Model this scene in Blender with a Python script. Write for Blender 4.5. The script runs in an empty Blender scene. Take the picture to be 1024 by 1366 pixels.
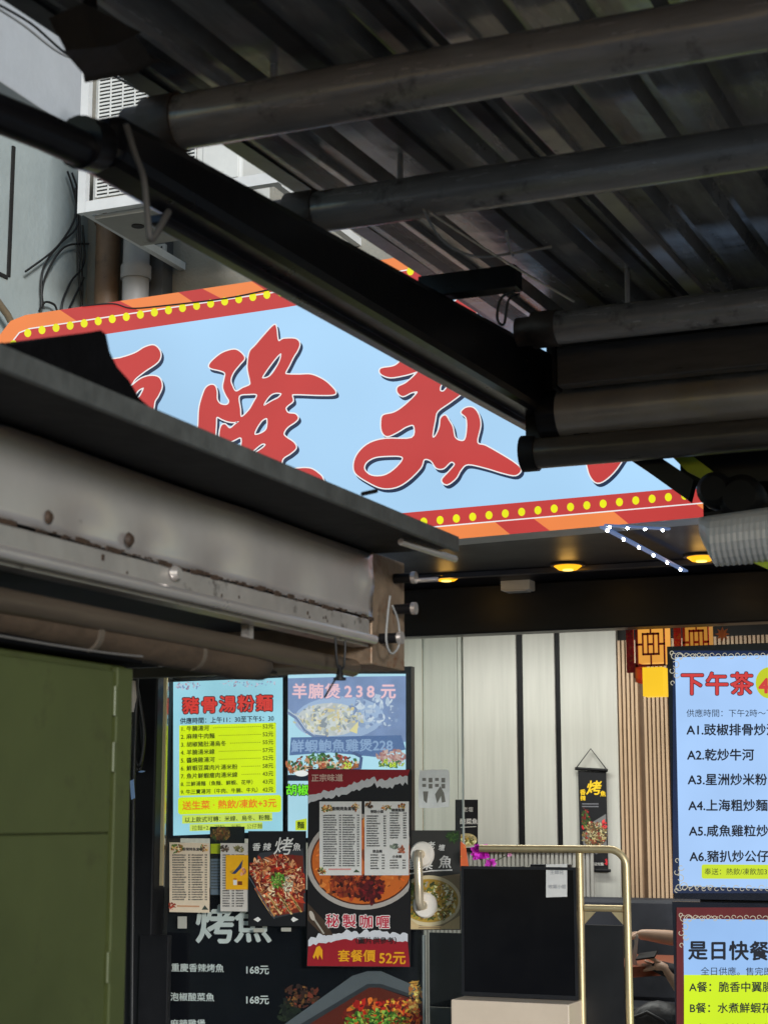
import bpy, bmesh, math, random
from mathutils import Vector, Matrix
random.seed(7)
SC = bpy.context.scene
COL = SC.collection
# ------------------------------------------------------------------ camera, world, sun, exposure
F, CX, CY = 2300.0, 512.0, 683.0
YAW, TILT, EYE = math.radians(22.8), math.radians(10.0), 1.6
cd = bpy.data.cameras.new('camera'); cam = bpy.data.objects.new('camera', cd); COL.objects.link(cam)
cd.sensor_fit = 'HORIZONTAL'; cd.sensor_width = 36; cd.lens = F / 1024 * 36
cd.clip_start = 0.05; cd.clip_end = 500
cam.location = (0, 0, EYE); cam.rotation_euler = (math.pi / 2 + TILT, 0, YAW)
cd.dof.use_dof = True; cd.dof.focus_distance = 8.6; cd.dof.aperture_fstop = 9
SC.camera = cam
EXP = 1.2                      # night exposure; lit screens are given their strength relative to it
w = bpy.data.worlds.new('World'); SC.world = w; w.use_nodes = True
wn = w.node_tree.nodes; wl = w.node_tree.links
sky = wn.new('ShaderNodeTexSky'); sky.sky_type = 'NISHITA'; sky.sun_disc = False
SEL, SAZ = math.radians(9), math.radians(140)     # elevation, bearing clockwise from +Y
sky.dust_density = .2; sky.ozone_density = 3.5; sky.air_density = 1.2; sky.sun_elevation = SEL; sky.sun_rotation = SAZ
wn['Background'].inputs[1].default_value = 0.07
wl.new(sky.outputs[0], wn['Background'].inputs[0])
sd = bpy.data.lights.new('sun', 'SUN'); sd.energy = 1.3; sd.angle = math.radians(10); sd.color = (.97, .98, 1)
so = bpy.data.objects.new('sun', sd); COL.objects.link(so)
so.rotation_euler = Vector((math.sin(SAZ) * math.cos(SEL), math.cos(SAZ) * math.cos(SEL), math.sin(SEL))).to_track_quat('Z', 'Y').to_euler(); so.location = (0, 0, 20)
SC.view_settings.view_transform = 'Standard'; SC.view_settings.look = 'None'
SC.view_settings.exposure = EXP; SC.view_settings.gamma = 1

# ------------------------------------------------------------------ picture ray -> place
_f = Vector((-math.sin(YAW), math.cos(YAW), 0)); _r = Vector((math.cos(YAW), math.sin(YAW), 0)); _u = Vector((0, 0, 1))
def ray(px, py):
    x, y = px - CX, CY - py
    fw = F * math.cos(TILT) - y * math.sin(TILT); up = F * math.sin(TILT) + y * math.cos(TILT)
    return _f * fw + _r * x + _u * up
O = Vector((0, 0, EYE))
def PY(px, py, Y): d = ray(px, py); return O + d * (Y / d.y)
def PX(px, py, X): d = ray(px, py); return O + d * (X / d.x)
def PZ(px, py, Z): d = ray(px, py); return O + d * ((Z - EYE) / d.z)

# ------------------------------------------------------------------ materials
def lin(c): return tuple(((v / 255) / 12.92 if v / 255 <= .04045 else ((v / 255 + .055) / 1.055) ** 2.4) for v in c)
def M(name, col, rough=.6, metal=0., var=.18, scale=6., bump=0., bscale=None, streak=None, stain=None, spec=.5, trans=0):
    """procedural principled: colour varied by noise, optional bump, streaks and stains"""
    m = bpy.data.materials.new(name); m.use_nodes = True
    n, l = m.node_tree.nodes, m.node_tree.links; b = n['Principled BSDF']
    c = lin(col) if max(col) > 1 else col
    tc = n.new('ShaderNodeTexCoord'); mp = n.new('ShaderNodeMapping'); l.new(tc.outputs['Object'], mp.inputs[0])
    if streak: mp.inputs['Scale'].default_value = streak
    nz = n.new('ShaderNodeTexNoise'); nz.inputs['Scale'].default_value = scale; nz.inputs['Detail'].default_value = 6; nz.inputs['Roughness'].default_value = .65
    l.new(mp.outputs[0], nz.inputs['Vector'])
    rp = n.new('ShaderNodeValToRGB'); rp.color_ramp.elements[0].position = .28; rp.color_ramp.elements[1].position = .72
    rp.color_ramp.elements[0].color = tuple(v * (1 - var) for v in c) + (1,); rp.color_ramp.elements[1].color = tuple(min(1, v * (1 + var)) for v in c) + (1,)
    l.new(nz.outputs[0], rp.inputs[0]); out = rp.outputs[0]
    if stain:
        sc, sscale, lo, hi = stain
        n2 = n.new('ShaderNodeTexNoise'); n2.inputs['Scale'].default_value = sscale; n2.inputs['Detail'].default_value = 8; n2.inputs['Roughness'].default_value = .7
        l.new(tc.outputs['Object'], n2.inputs['Vector'])
        r2 = n.new('ShaderNodeValToRGB'); r2.color_ramp.elements[0].position = lo; r2.color_ramp.elements[1].position = hi
        l.new(n2.outputs[0], r2.inputs[0])
        mx = n.new('ShaderNodeMix'); mx.data_type = 'RGBA'
        l.new(r2.outputs[0], mx.inputs[0]); l.new(out, mx.inputs[6]); mx.inputs[7].default_value = lin(sc) + (1,)
        out = mx.outputs[2]
    l.new(out, b.inputs['Base Color'])
    b.inputs['Metallic'].default_value = metal; b.inputs['Specular IOR Level'].default_value = spec
    rr = n.new('ShaderNodeMapRange'); rr.inputs[3].default_value = max(.03, rough - .1); rr.inputs[4].default_value = min(1, rough + .12)
    l.new(nz.outputs[0], rr.inputs[0]); l.new(rr.outputs[0], b.inputs['Roughness'])
    if bump:
        bp = n.new('ShaderNodeBump'); bp.inputs['Strength'].default_value = bump; bp.inputs['Distance'].default_value = .02
        n3 = n.new('ShaderNodeTexNoise'); n3.inputs['Scale'].default_value = bscale or scale * 2; n3.inputs['Detail'].default_value = 3
        l.new(tc.outputs['Object'], n3.inputs['Vector']); l.new(n3.outputs[0], bp.inputs['Height']); l.new(bp.outputs[0], b.inputs['Normal'])
    if trans: b.inputs['Transmission Weight'].default_value = trans
    return m
_pc = {}
def P(col, rough=.45):
    k = (col, rough)
    if k not in _pc: _pc[k] = M('print_%02x%02x%02x' % col, col, rough, var=.06, scale=30)
    return _pc[k]
_ec = {}
def E(col, s=1.0, var=.05, scale=3.0):
    k = (col, s, var)
    if k in _ec: return _ec[k]
    m = bpy.data.materials.new('lit_%02x%02x%02x' % col); m.use_nodes = True
    n, l = m.node_tree.nodes, m.node_tree.links; b = n['Principled BSDF']
    b.inputs['Base Color'].default_value = (.02, .02, .02, 1); b.inputs['Roughness'].default_value = .35; b.inputs['Specular IOR Level'].default_value = .3
    c = lin(col); tc = n.new('ShaderNodeTexCoord'); nz = n.new('ShaderNodeTexNoise'); nz.inputs['Scale'].default_value = scale
    l.new(tc.outputs['Object'], nz.inputs['Vector'])
    rp = n.new('ShaderNodeValToRGB'); rp.color_ramp.elements[0].position = .3; rp.color_ramp.elements[1].position = .7
    rp.color_ramp.elements[0].color = tuple(v * (1 - var) for v in c) + (1,); rp.color_ramp.elements[1].color = tuple(v * (1 + var) for v in c) + (1,)
    l.new(nz.outputs[0], rp.inputs[0]); l.new(rp.outputs[0], b.inputs['Emission Color']); b.inputs['Emission Strength'].default_value = s * 2 ** -EXP
    _ec[k] = m; return m
def glass_mat(name, tint=(.96, .98, .97), gl=.10, rough=.02):
    m = bpy.data.materials.new(name); m.use_nodes = True
    n, l = m.node_tree.nodes, m.node_tree.links; n.remove(n['Principled BSDF'])
    t = n.new('ShaderNodeBsdfTransparent'); t.inputs[0].default_value = tint + (1,)
    g = n.new('ShaderNodeBsdfGlossy'); g.inputs['Roughness'].default_value = rough
    fr = n.new('ShaderNodeLayerWeight'); fr.inputs[0].default_value = .25
    ad = n.new('ShaderNodeMath'); ad.operation = 'MULTIPLY_ADD'; ad.inputs[1].default_value = .6; ad.inputs[2].default_value = gl * .05
    l.new(fr.outputs['Fresnel'], ad.inputs[0])
    mx = n.new('ShaderNodeMixShader'); l.new(ad.outputs[0], mx.inputs[0]); l.new(t.outputs[0], mx.inputs[1]); l.new(g.outputs[0], mx.inputs[2])
    l.new(mx.outputs[0], n['Material Output'].inputs[0]); return m

# ------------------------------------------------------------------ mesh collecting
WL = {}
class MB:
    def __init__(s): s.v, s.f, s.mi, s.mats, s.sm = [], [], [], [], []
    def m(s, mat):
        if mat not in s.mats: s.mats.append(mat)
        return s.mats.index(mat)
    def face(s, pts, mat):
        i = len(s.v); s.v += [Vector(p) for p in pts]; s.f.append(list(range(i, i + len(pts)))); s.mi.append(s.m(mat)); s.sm.append(False)
    def mesh(s, vs, fs, mat, smooth=False):
        i = len(s.v); s.v += [Vector(p) for p in vs]; k = s.m(mat)
        for f in fs: s.f.append([i + a for a in f]); s.mi.append(k); s.sm.append(smooth)
    def hexa(s, p, mat):   # p: bottom 4 then top 4
        s.mesh(p, [(0, 3, 2, 1), (4, 5, 6, 7), (0, 1, 5, 4), (1, 2, 6, 5), (2, 3, 7, 6), (3, 0, 4, 7)], mat)
    def box(s, a, b, mat):
        x0, x1 = sorted((a[0], b[0])); y0, y1 = sorted((a[1], b[1])); z0, z1 = sorted((a[2], b[2]))
        s.hexa([(x0, y0, z0), (x1, y0, z0), (x1, y1, z0), (x0, y1, z0), (x0, y0, z1), (x1, y0, z1), (x1, y1, z1), (x0, y1, z1)], mat)
    def tube(s, pts, r, mat, n=12, cap=True, smooth=True):
        pts = [Vector(p) for p in pts]; rs = r if isinstance(r, (list, tuple)) else [r] * len(pts)
        vs, fs = [], []; ref = None
        for i, p in enumerate(pts):
            t = (pts[min(i + 1, len(pts) - 1)] - pts[max(i - 1, 0)]).normalized()
            if ref is None: ref = Vector((0, 0, 1)) if abs(t.z) < .9 else Vector((1, 0, 0))
            a = t.cross(ref).normalized(); b = a.cross(t).normalized(); ref = b
            for k in range(n):
                q = 2 * math.pi * k / n; vs.append(p + (a * math.cos(q) + b * math.sin(q)) * rs[i])
        for i in range(len(pts) - 1):
            for k in range(n): fs.append((i * n + k, i * n + (k + 1) % n, (i + 1) * n + (k + 1) % n, (i + 1) * n + k))
        s.mesh(vs, fs, mat, smooth)
        if cap:
            s.mesh(vs[:n], [tuple(range(n))[::-1]], mat); s.mesh(vs[-n:], [tuple(range(n))], mat)
    def prism(s, pts, off, mat):   # polygon extruded by vector
        n = len(pts); a = [Vector(p) for p in pts]; b = [p + Vector(off) for p in a]
        s.mesh(a + b, [tuple(range(n)), tuple(range(n, 2 * n))[::-1]] + [(i, (i + 1) % n, n + (i + 1) % n, n + i) for i in range(n)], mat)
    def build(s, name, parent=None, bevel=0, loc=None):
        me = bpy.data.meshes.new(name)
        base = WL.get(parent.name, Vector()) if parent else (Vector(loc) if loc is not None else Vector())
        me.from_pydata([v - base for v in s.v], [], s.f)
        for mt in s.mats: me.materials.append(mt)
        me.polygons.foreach_set('material_index', s.mi); me.polygons.foreach_set('use_smooth', s.sm); me.update()
        o = bpy.data.objects.new(name, me); COL.objects.link(o)
        if parent: o.parent = parent
        else: o.location = base
        WL[o.name] = base
        if bevel:
            b = o.modifiers.new('bevel', 'BEVEL'); b.width = bevel; b.segments = 2; b.limit_method = 'ANGLE'
        return o
def tag(o, label, cat, group=None):
    o['label'] = label; o['category'] = cat
    if group: o['group'] = group
    return o
def thing(name, loc, label, cat, group=None):
    o = bpy.data.objects.new(name, None); COL.objects.link(o); o.location = loc; o.empty_display_size = .1
    WL[o.name] = Vector(loc); return tag(o, label, cat, group)
def structure(o): o['kind'] = 'structure'; return o

# ------------------------------------------------------------------ lettering and flat artwork
def _tess(cu):
    o = bpy.data.objects.new('tmp', cu); COL.objects.link(o)
    dg = bpy.context.evaluated_depsgraph_get(); me = bpy.data.meshes.new_from_object(o.evaluated_get(dg))
    vs = [(v.co.x, v.co.y) for v in me.vertices]; fs = [tuple(p.vertices) for p in me.polygons]
    bpy.data.objects.remove(o); bpy.data.meshes.remove(me); bpy.data.curves.remove(cu)
    return vs, fs
_tc = {}
def text2d(s, off=0.):
    if (s, off) not in _tc:
        cu = bpy.data.curves.new('t', 'FONT'); cu.body = s; cu.offset = off; cu.resolution_u = 3; _tc[(s, off)] = _tess(cu)
    return _tc[(s, off)]
def smooth_loop(p, k=4):
    q = []; n = len(p)
    for i in range(n):
        a, b, c, d = p[i - 1], p[i], p[(i + 1) % n], p[(i + 2) % n]
        for j in range(k):
            t = j / k
            q.append(tuple(.5 * (2 * b[e] + (c[e] - a[e]) * t + (2 * a[e] - 5 * b[e] + 4 * c[e] - d[e]) * t * t + (3 * b[e] - a[e] - 3 * c[e] + d[e]) * t ** 3) for e in (0, 1)))
    return q
def shape2d(loops, off=0.):
    cu = bpy.data.curves.new('s', 'CURVE'); cu.dimensions = '2D'; cu.fill_mode = 'BOTH'; cu.offset = off
    for lp in loops:
        sp = cu.splines.new('POLY'); sp.points.add(len(lp) - 1); sp.use_cyclic_u = True
        for pt, (x, y) in zip(sp.points, lp): pt.co = (x, -y, 0, 1)
    vs, fs = _tess(cu); return [(x, -y) for x, y in vs], fs
def rrect(x0, y0, x1, y1, r, sl=0., k=5):
    q = []
    for cx, cy, a0 in ((x1 - r, y0 + r, -math.pi / 2), (x1 - r, y1 - r, 0), (x0 + r, y1 - r, math.pi / 2), (x0 + r, y0 + r, math.pi)):
        for j in range(k + 1): a = a0 + math.pi / 2 * j / k; q.append((cx + r * math.cos(a), cy + r * math.sin(a) + sl * (cx - x0)))
    return q
class Draw:
    """flat artwork lying on the plane Y = c; each layer a little nearer the street"""
    def __init__(s, c, step=.0012): s.c, s.step = c, step; s.mb = MB()
    def at(s, x, y, L): return PY(x, y, s.c - L * s.step)
    def poly(s, pts, mat, L=1): s.mb.face([s.at(x, y, L) for x, y in pts], mat)
    def rect(s, x0, y0, x1, y1, mat, L=1, sl=0.): s.poly([(x0, y0), (x1, y0 + sl * (x1 - x0)), (x1, y1 + sl * (x1 - x0)), (x0, y1)], mat, L)
    def ell(s, cx, cy, rx, ry, mat, L=1, n=28, rot=0.):
        c_, s_ = math.cos(rot), math.sin(rot)
        s.poly([(cx + rx * math.cos(t) * c_ - ry * math.sin(t) * s_, cy + rx * math.cos(t) * s_ + ry * math.sin(t) * c_) for t in [2 * math.pi * k / n for k in range(n)]], mat, L)
    def tess(s, vf, mat, L=1): s.mb.mesh([s.at(x, y, L) for x, y in vf[0]], vf[1], mat)
    def text(s, t, x, y, size, mat, L=2, bold=.02, sl=0., wx=1., shear=0., center=False):
        vs, fs = text2d(t, 0.)
        if not vs: return
        bo = bold * .8; offs = [(0, 0)] if bo * size < .12 else [(bo, 0), (-bo, 0), (0, bo), (0, -bo)] if bold < .05 else [(bo * math.cos(q), bo * math.sin(q)) for q in [k * math.pi / 4 for k in range(8)]]
        if center:
            mid = (min(v[0] for v in vs) + max(v[0] for v in vs)) / 2; x -= mid * size * wx
        for k, (ox, oy) in enumerate(offs):
            s.mb.mesh([s.at(x + (a + ox + b * shear) * size * wx, y - (b + oy - .38) * size + sl * a * size * wx, L + k * .03) for a, b in vs], fs, mat)
    def blobs(s, cx, cy, rx, ry, cols, n, L=2, size=(2, 5), seed=1, stretch=1.8, box=False, pm=P, clip=None):
        rnd = random.Random(seed); n0 = n; n = int(n * 2.2)
        for i in range(n):
            if i == n0: size = (size[0] * .4, size[1] * .5)
            if box: x, y = cx + rnd.uniform(-rx, rx), cy + rnd.uniform(-ry, ry)
            else:
                a, q = rnd.uniform(0, 6.283), math.sqrt(rnd.random()); x, y = cx + math.cos(a) * q * rx, cy + math.sin(a) * q * ry
            if clip and not (clip[0] < x < clip[2] and clip[1] < y < clip[3]): continue
            r = rnd.uniform(*size); k = rnd.randint(6, 9); ro = rnd.uniform(0, 3.14); st = rnd.uniform(1, stretch); pts = []
            for j in range(k):
                t = 2 * math.pi * j / k; e = r * rnd.uniform(.65, 1.1); u, v = e * math.cos(t) * st, e * math.sin(t) / st
                X, Y = x + u * math.cos(ro) - v * math.sin(ro), y + u * math.sin(ro) + v * math.cos(ro)
                if clip: X, Y = min(max(X, clip[0]), clip[2]), min(max(Y, clip[1]), clip[3])
                pts.append((X, Y))
            cc = rnd.choice(cols)
            if pm is P: jt = rnd.choice((.72, 1., 1., 1.18)); cc = tuple(min(255, int(v * jt)) for v in cc)
            s.poly(pts, pm(cc), L + i * .01 * n0 / n)
    def line(s, pts, wd, mat, L=2):
        for (x0, y0), (x1, y1) in zip(pts, pts[1:]):
            d = math.hypot(x1 - x0, y1 - y0) or 1; nx, ny = -(y1 - y0) / d * wd / 2, (x1 - x0) / d * wd / 2
            s.poly([(x0 + nx, y0 + ny), (x1 + nx, y1 + ny), (x1 - nx, y1 - ny), (x0 - nx, y0 - ny)], mat, L)
    def curl(s, cx, cy, r, a0, a1, mat, L=2, wd=1.0, sp=.35):
        k = 12; s.line([(cx + r * (1 - sp * i / k) * math.cos(a0 + (a1 - a0) * i / k), cy + r * (1 - sp * i / k) * math.sin(a0 + (a1 - a0) * i / k)) for i in range(k + 1)], wd, mat, L)
    def slab(s, x0, y0, x1, y1, mat, th=.004, sl=0.):  # sheet body
        a = [s.at(x0, y0, 0), s.at(x1, y0 + sl * (x1 - x0), 0), s.at(x1, y1 + sl * (x1 - x0), 0), s.at(x0, y1, 0)]
        s.mb.prism(a, (0, th, 0), mat)
    def build(s, name, parent=None, loc=None): return s.mb.build(name, parent, loc=loc)

# ------------------------------------------------------------------ shared materials
steel = M('stained_steel', (.70, .65, .615), .29, .7, .10, 2.5, .05, 5, stain=((90, 66, 44), 7, .68, .80))
steel2 = M('dull_steel', (.60, .555, .515), .30, .7, .2, 4, .15, 9, stain=((55, 38, 24), 11, .60, .72))
rust = M('rusty_steel', (150, 128, 106), .5, .5, .35, 9, .3, 20, stain=((120, 70, 30), 14, .55, .7))
black_paint = M('black_paint', (.007, .007, .008), .5, 0, .3, 7, .08, 20, spec=.2)
black_cloth = M('black_tarpaulin', (.0035, .0035, .004), .85, 0, .3, 12, .3, 25, spec=.05)
dark_beam = M('dark_beam_paint', (.006, .006, .008), .3, 0, .3, 8, .06, 15, spec=.4)
pipe_m = M('grey_brown_pipe', (.36, .335, .31), .24, .35, .25, 5, .1, 12, streak=(1, 6, 6), stain=((30, 22, 17), 9, .58, .75))
collar_m = M('pipe_collar', (.05, .036, .028), .5, .1, .3, 9, .2, 20)
roof_m = M('roof_sheet', (.33, .31, .285), .24, .45, .5, 3, .1, 12, streak=(4, .6, 1), stain=((95, 80, 62), 4, .62, .8))
canopy_m = M('canopy_board', (.006, .006, .007), .6, 0, .25, 8, .12, 16, spec=.15)
canopy_edge = M('canopy_edge', (.10, .105, .10), .5, .3, .3, 14, .2, 20)
green_m = M('green_paint', (.062, .074, .022), .36, .1, .2, 2.5, .10, 5, stain=((48, 44, 26), 5, .60, .8))
wall_pale = M('pale_painted_wall', (.37, .42, .41), .8, 0, .1, 3, .15, 25, stain=((120, 118, 108), 2.2, .62, .9))
wall_eave = M('eave_render', (.42, .44, .46), .8, 0, .08, 3, .1, 25)
wall_beige = M('beige_render', (.30, .285, .24), .85, 0, .12, 4, .3, 60)
fascia_m = M('black_fascia', (.011, .011, .013), .4, 0, .25, 3, .05, 10, streak=(1, 1, 4), spec=.3)
soffit_m = M('black_soffit', (.006, .007, .013), .42, 0, .25, 3, spec=.15)
gold_m = M('brushed_gold', (.62, .50, .28), .42, .7, .1, 12, streak=(1, 1, .2))
white_pl = M('white_plastic', (.72, .72, .68), .45, 0, .06, 8)
ac_m = M('ac_white_enamel', (.66, .66, .62), .5, 0, .08, 5, stain=((120, 112, 92), 5, .64, .85))
dark_gap = M('dark_gap', (.012, .011, .010), .8)
wood_grey = M('grey_wood_laminate', (.47, .465, .42), .42, 0, .11, 4, streak=(5, 5, .22), spec=.4)
slat_m = M('timber_slat', (.46, .32, .20), .5, 0, .18, 5, streak=(8, 8, .5))
rib_m = M('grey_ribbed_board', (.34, .33, .30), .55, 0, .12, 5)
paving = M('worn_paving', (.20, .195, .19), .75, 0, .25, 5, .3, 30)
floor_in = M('interior_tile', (.22, .20, .17), .35, 0, .1, 5)
ceil_m = M('interior_ceiling', (.6, .6, .58), .8, 0, .04)
cable_m = M('black_cable', (.012, .012, .012), .5)
wire_m = M('grey_wire', (.30, .30, .29), .5)
mid_m = M('dark_grey_member', (.085, .08, .076), .3, .3, .25, 5, .08, 12, streak=(1, 6, 6))
brown_cv = M('brown_canvas', (.058, .036, .020), .75, 0, .25, 6, .4, 14, streak=(5, 1, 5))
glassm = glass_mat('window_glass')
glassd = glass_mat('door_glass', (.92, .94, .93), .14)

# ================================================================== SETTING
g = MB(); g.face([(-60, -40, 0), (60, -40, 0), (60, 80, 0), (-60, 80, 0)], paving); structure(g.build('ground'))

YF = 8.6                      # shop front
YS = 6.8                      # sign board
# ---- tenement on the left, side wall running along the alley
XW = PY(118, 300, YF).x
bl = thing('tenement_building', (XW, 5, 0), 'pale grey green rendered building side with overhanging ledge at upper left', 'building')
m = MB(); ZE = PX(50, 142, XW + .16).z
m.box((XW - 3, 1.5, 0), (XW, YF - .003, ZE), wall_pale); m.build('wall', bl)
m = MB(); m.box((XW - 3, 1.5, ZE + .003), (XW + .16, YF - .25, ZE + 3.2), wall_eave); m.build('ledge', bl, bevel=.01)
m = MB(); a, b = PX(17, 195, XW), PX(17, 372, XW)
m.box((XW, a.y - .012, b.z), (XW + .012, a.y + .012, a.z), dark_gap); m.box((XW, a.y - 1.3, b.z - .02), (XW + .012, a.y - .012, b.z), dark_gap)
m.build('hatch_joint', bl)

# ---- restaurant building: upper wall, fascia, soffit, pillar, interior
XR = PY(1024, 800, YF).x + 2.2
XL = PY(180, 1000, YF).x
ZS = PY(700, 779, YF).z       # soffit
ZB = PY(780, 841, YF).z       # underside of fascia = top of glass
YI = 11.2
rb = thing('restaurant_building', ((XL + XR) / 2, YF, 0), 'restaurant shopfront with black fascia, glass front and panelled interior under the sign', 'building')
m = MB(); m.box((XW - 1, YF, ZS + .25), (XR + 2, YF + .3, 9), wall_beige); m.build('upper_wall', rb)
m = MB(); a = PY(232, 300, YF); b = PY(196, 300, YF)
m.box((b.x, YF - .12, ZS + .3), (a.x, YF - .003, 6.1), M('dark_grey_render', (.07, .07, .07), .8, bump=.2)); m.build('buttress', rb)
m = MB(); m.box((XW, YF - .06, ZB), (XR + 2, YF + .08, ZS - .003), fascia_m); m.build('fascia', rb, bevel=.008)
m = MB(); m.box((XW, YS + .02, ZS), (XR + 2, YF + .3, ZS + .06), soffit_m)
m.box((XW, YF - .55, ZS - .025), (XR + 2, YF - .50, ZS - .002), M('soffit_trim', (.10, .10, .12), .3, .6)); m.build('soffit', rb)
m = MB(); fl = Draw(YF - .061)
fl.poly([(556, 826), (560, 812), (564, 826)], dark_gap); fl.poly([(562, 829), (567, 818), (568, 830)], dark_gap)
fl.build('fascia_mark', rb)
m = MB(); a = PY(180, 1000, YF - .05); b = PY(215, 1000, YF)
m.box((a.x - .7, YF - .06, 0), (b.x, YF + .25, ZB - .003), M('black_pillar', (.007, .007, .008), .4, spec=.2)); m.build('pillar', rb, bevel=.01)
m = MB(); a = PY(217, 1000, YF - .07); b = PY(221, 1000, YF - .07); c = PY(217, 1181, YF)
m.box((a.x, YF - .075, c.z), (b.x, YF - .062, ZB - .003), gold_m); m.build('gold_trim', rb)
# interior shell
XI0, XI1 = XL - .3, XR + 1
m = MB(); m.box((XI0, YF + .3, .004), (XI1, YI, .02), floor_in); m.build('interior_floor', rb)
ZC = ZB + .55
m = MB(); m.box((XI0, YF + .32, ZC), (XI1, YI + .3, ZC + .1), ceil_m); m.build('interior_ceiling', rb)
m = MB(); m.box((XI0 - .1, YF + .3, .02), (XI0, YI + .3, ZC), wood_grey); m.box((XI1, YF + .3, .02), (XI1 + .1, YI + .3, ZC), wood_grey); m.build('side_wall', rb)
m = MB(); m.box((XI0, YI + .02, .02), (XI1, YI + .3, ZC - .002), dark_gap); m.build('rear_wall', rb)
def xi(px): return PY(px, 1000, YI).x
for x0, x1 in ((150, 470), (471, 566), (566.5, 612), (612.5, 691), (700, 742.5), (750, 826)):
    m = MB(); m.box((xi(x0), YI - .03, .02), (xi(x1), YI + .018, ZC - .003), wood_grey); m.build('wall_panel', rb, bevel=.004)
for x0, x1 in ((691, 700), (742.5, 750)):
    m = MB(); m.box((xi(x0) + .002, YI - .012, .02), (xi(x1) - .002, YI + .018, ZC - .003), black_paint); m.build('recess_strip', rb)
m = MB(); zt = PY(840, 855, YI).z; x = xi(829); k = 0
while x < XI1 - .05:
    wd = .017
    if abs(x - xi(857.5)) > .012: m.box((x, YI - .05, .6), (x + wd, YI - .012, zt), slat_m)
    x += wd + .011
m.box((xi(828), YI - .012, .6), (XI1, YI + .018, zt), M('slat_back', (.16, .10, .06), .7)); m.build('slat_wall', rb)
m = MB(); zr = PY(700, 1138, YI - .1).z; x = xi(560)
m.box((xi(560), YI - .075, .02), (xi(790), YI - .032, zr), rib_m)
while x < xi(790): m.box((x, YI - .09, .02), (x + .018, YI - .0755, zr), rib_m); x += .03
m.box((xi(560), YI - .10, zr + .002), (xi(790), YI - .032, zr + .03), black_paint); m.build('ribbed_wainscot', rb)

# interior ceiling lamps (lit tubes seen as reflections in the glass, plus one added)
def tube_lamp(px, Y, energy, label):
    x = PY(px, 900, Y).x; t = thing('ceiling_lamp', (x, Y, ZC), label, 'ceiling lamp', 'ceiling lamps inside the restaurant')
    m = MB(); m.box((x - .6, Y - .06, ZC - .05), (x + .6, Y + .06, ZC - .002), white_pl); m.build('housing', t, bevel=.008)
    m = MB(); m.tube([(x - .58, Y, ZC - .07), (x + .58, Y, ZC - .07)], .018, E((255, 252, 240), 6.0, .01)); m.build('lamp_tube', t)
    ld = bpy.data.lights.new('lamp_light', 'AREA'); ld.shape = 'RECTANGLE'; ld.size = 1.15; ld.size_y = .1; ld.energy = energy; ld.color = (.98, 1, .95)
    lo = bpy.data.objects.new('lamp_light', ld); COL.objects.link(lo); lo.parent = t; lo.location = (0, 0, -.1)
tube_lamp(470, 9.9, 9, 'fluorescent ceiling lamp deep behind the menu screens')
tube_lamp(640, 10.1, 8, 'fluorescent ceiling lamp over the grey wood panels')
tube_lamp(800, 10.1, 8, 'fluorescent ceiling lamp in front of the slatted timber wall')
tube_lamp(915, 9.35, 7, 'added ceiling lamp brightening the diner at the red dining table')  # extra lamp, added to brighten the diner's arms

# ================================================================== BIG SIGN
sg = thing('sign_board', PY(460, 700, YS), 'huge backlit blue shop sign with red brush characters and red orange border of yellow dots', 'sign')
OUT = [(-6, 775), (-6, 470), (0, 446), (14, 428), (34, 420), (370, 370), (505, 347), (900, 282), (1090, 251), (1090, 674), (936, 690), (620, 718)]
def inset(p, d):
    n = len(p); q = []
    for i in range(n):
        a, b, c = p[i - 1], p[i], p[(i + 1) % n]
        def nrm(u, v): e = math.hypot(v[0] - u[0], v[1] - u[1]); return (-(v[1] - u[1]) / e, (v[0] - u[0]) / e)
        n1, n2 = nrm(a, b), nrm(b, c); k = 1 + n1[0] * n2[0] + n1[1] * n2[1]
        q.append((b[0] + (n1[0] + n2[0]) * d / max(k, .5), b[1] + (n1[1] + n2[1]) * d / max(k, .5)))
    return q
m = MB(); m.prism([PY(x, y, YS + .004) for x, y in OUT], (0, .16, 0), M('sign_case', (.45, .45, .45), .5, .4)); m.build('case', sg)
sR, sO, sB = E((196, 62, 58), 1.0), E((240, 136, 72), 1.0), E((173, 215, 249), 1.0, .18, .6)  # noise in the blue's emission colour puts in an uneven backlight
sW, sY, sN = E((240, 240, 240), 1.0), E((238, 236, 20), 1.0), E((38, 52, 84), .8)
d = Draw(YS); d.poly(OUT, sO, 0)
for x0, x1 in ((80, 175), (238, 285), (336, 375), (430, 480), (535, 590)):      # red stripes of the top band
    f = lambda x: 420 + (x - 34) * (-50 / 336) if x < 370 else 370 + (x - 370) * (-23 / 135)
    d.poly([(x0, f(x0)), (x1 - 15, f(x1 - 15)), (x1 + 12, f(x1 + 12) + 18), (x0 + 22, f(x0 + 22) + 18)], sR, 1)
f = lambda x: 718 - (x - 620) * 28 / 316
for x0, x1 in ((560, 600), (672, 733), (830, 950)):
    x1b = x1; d.poly([(x0 + 8, f(x0 + 8)), (x1b, f(x1b)), (x1 - 24, f(x1 - 24) - 20), (x0 - 14, f(x0 - 14) - 20)], sR, 1)
d.build('striped_border', sg)
d = Draw(YS, .0012); d.poly(inset(OUT, 18), sW, 2); d.poly(inset(OUT, 19.6), sR, 3)
rnd = random.Random(3)
def dots(p0, p1, n):
    for i in range(n):
        t = i / (n - 1); d.ell(p0[0] + (p1[0] - p0[0]) * t, p0[1] + (p1[1] - p0[1]) * t, 4.7, 5.6, sY, 5, 14)
dots((18, 459), (37, 444), 2); dots((56, 440), (412, 384), 20); dots((431, 381), (1050, 277), 33)
dots((565, 696), (1065, 645.7), 24); dots((16, 751), (544, 698), 25); d.build('dotted_border', sg)
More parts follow.
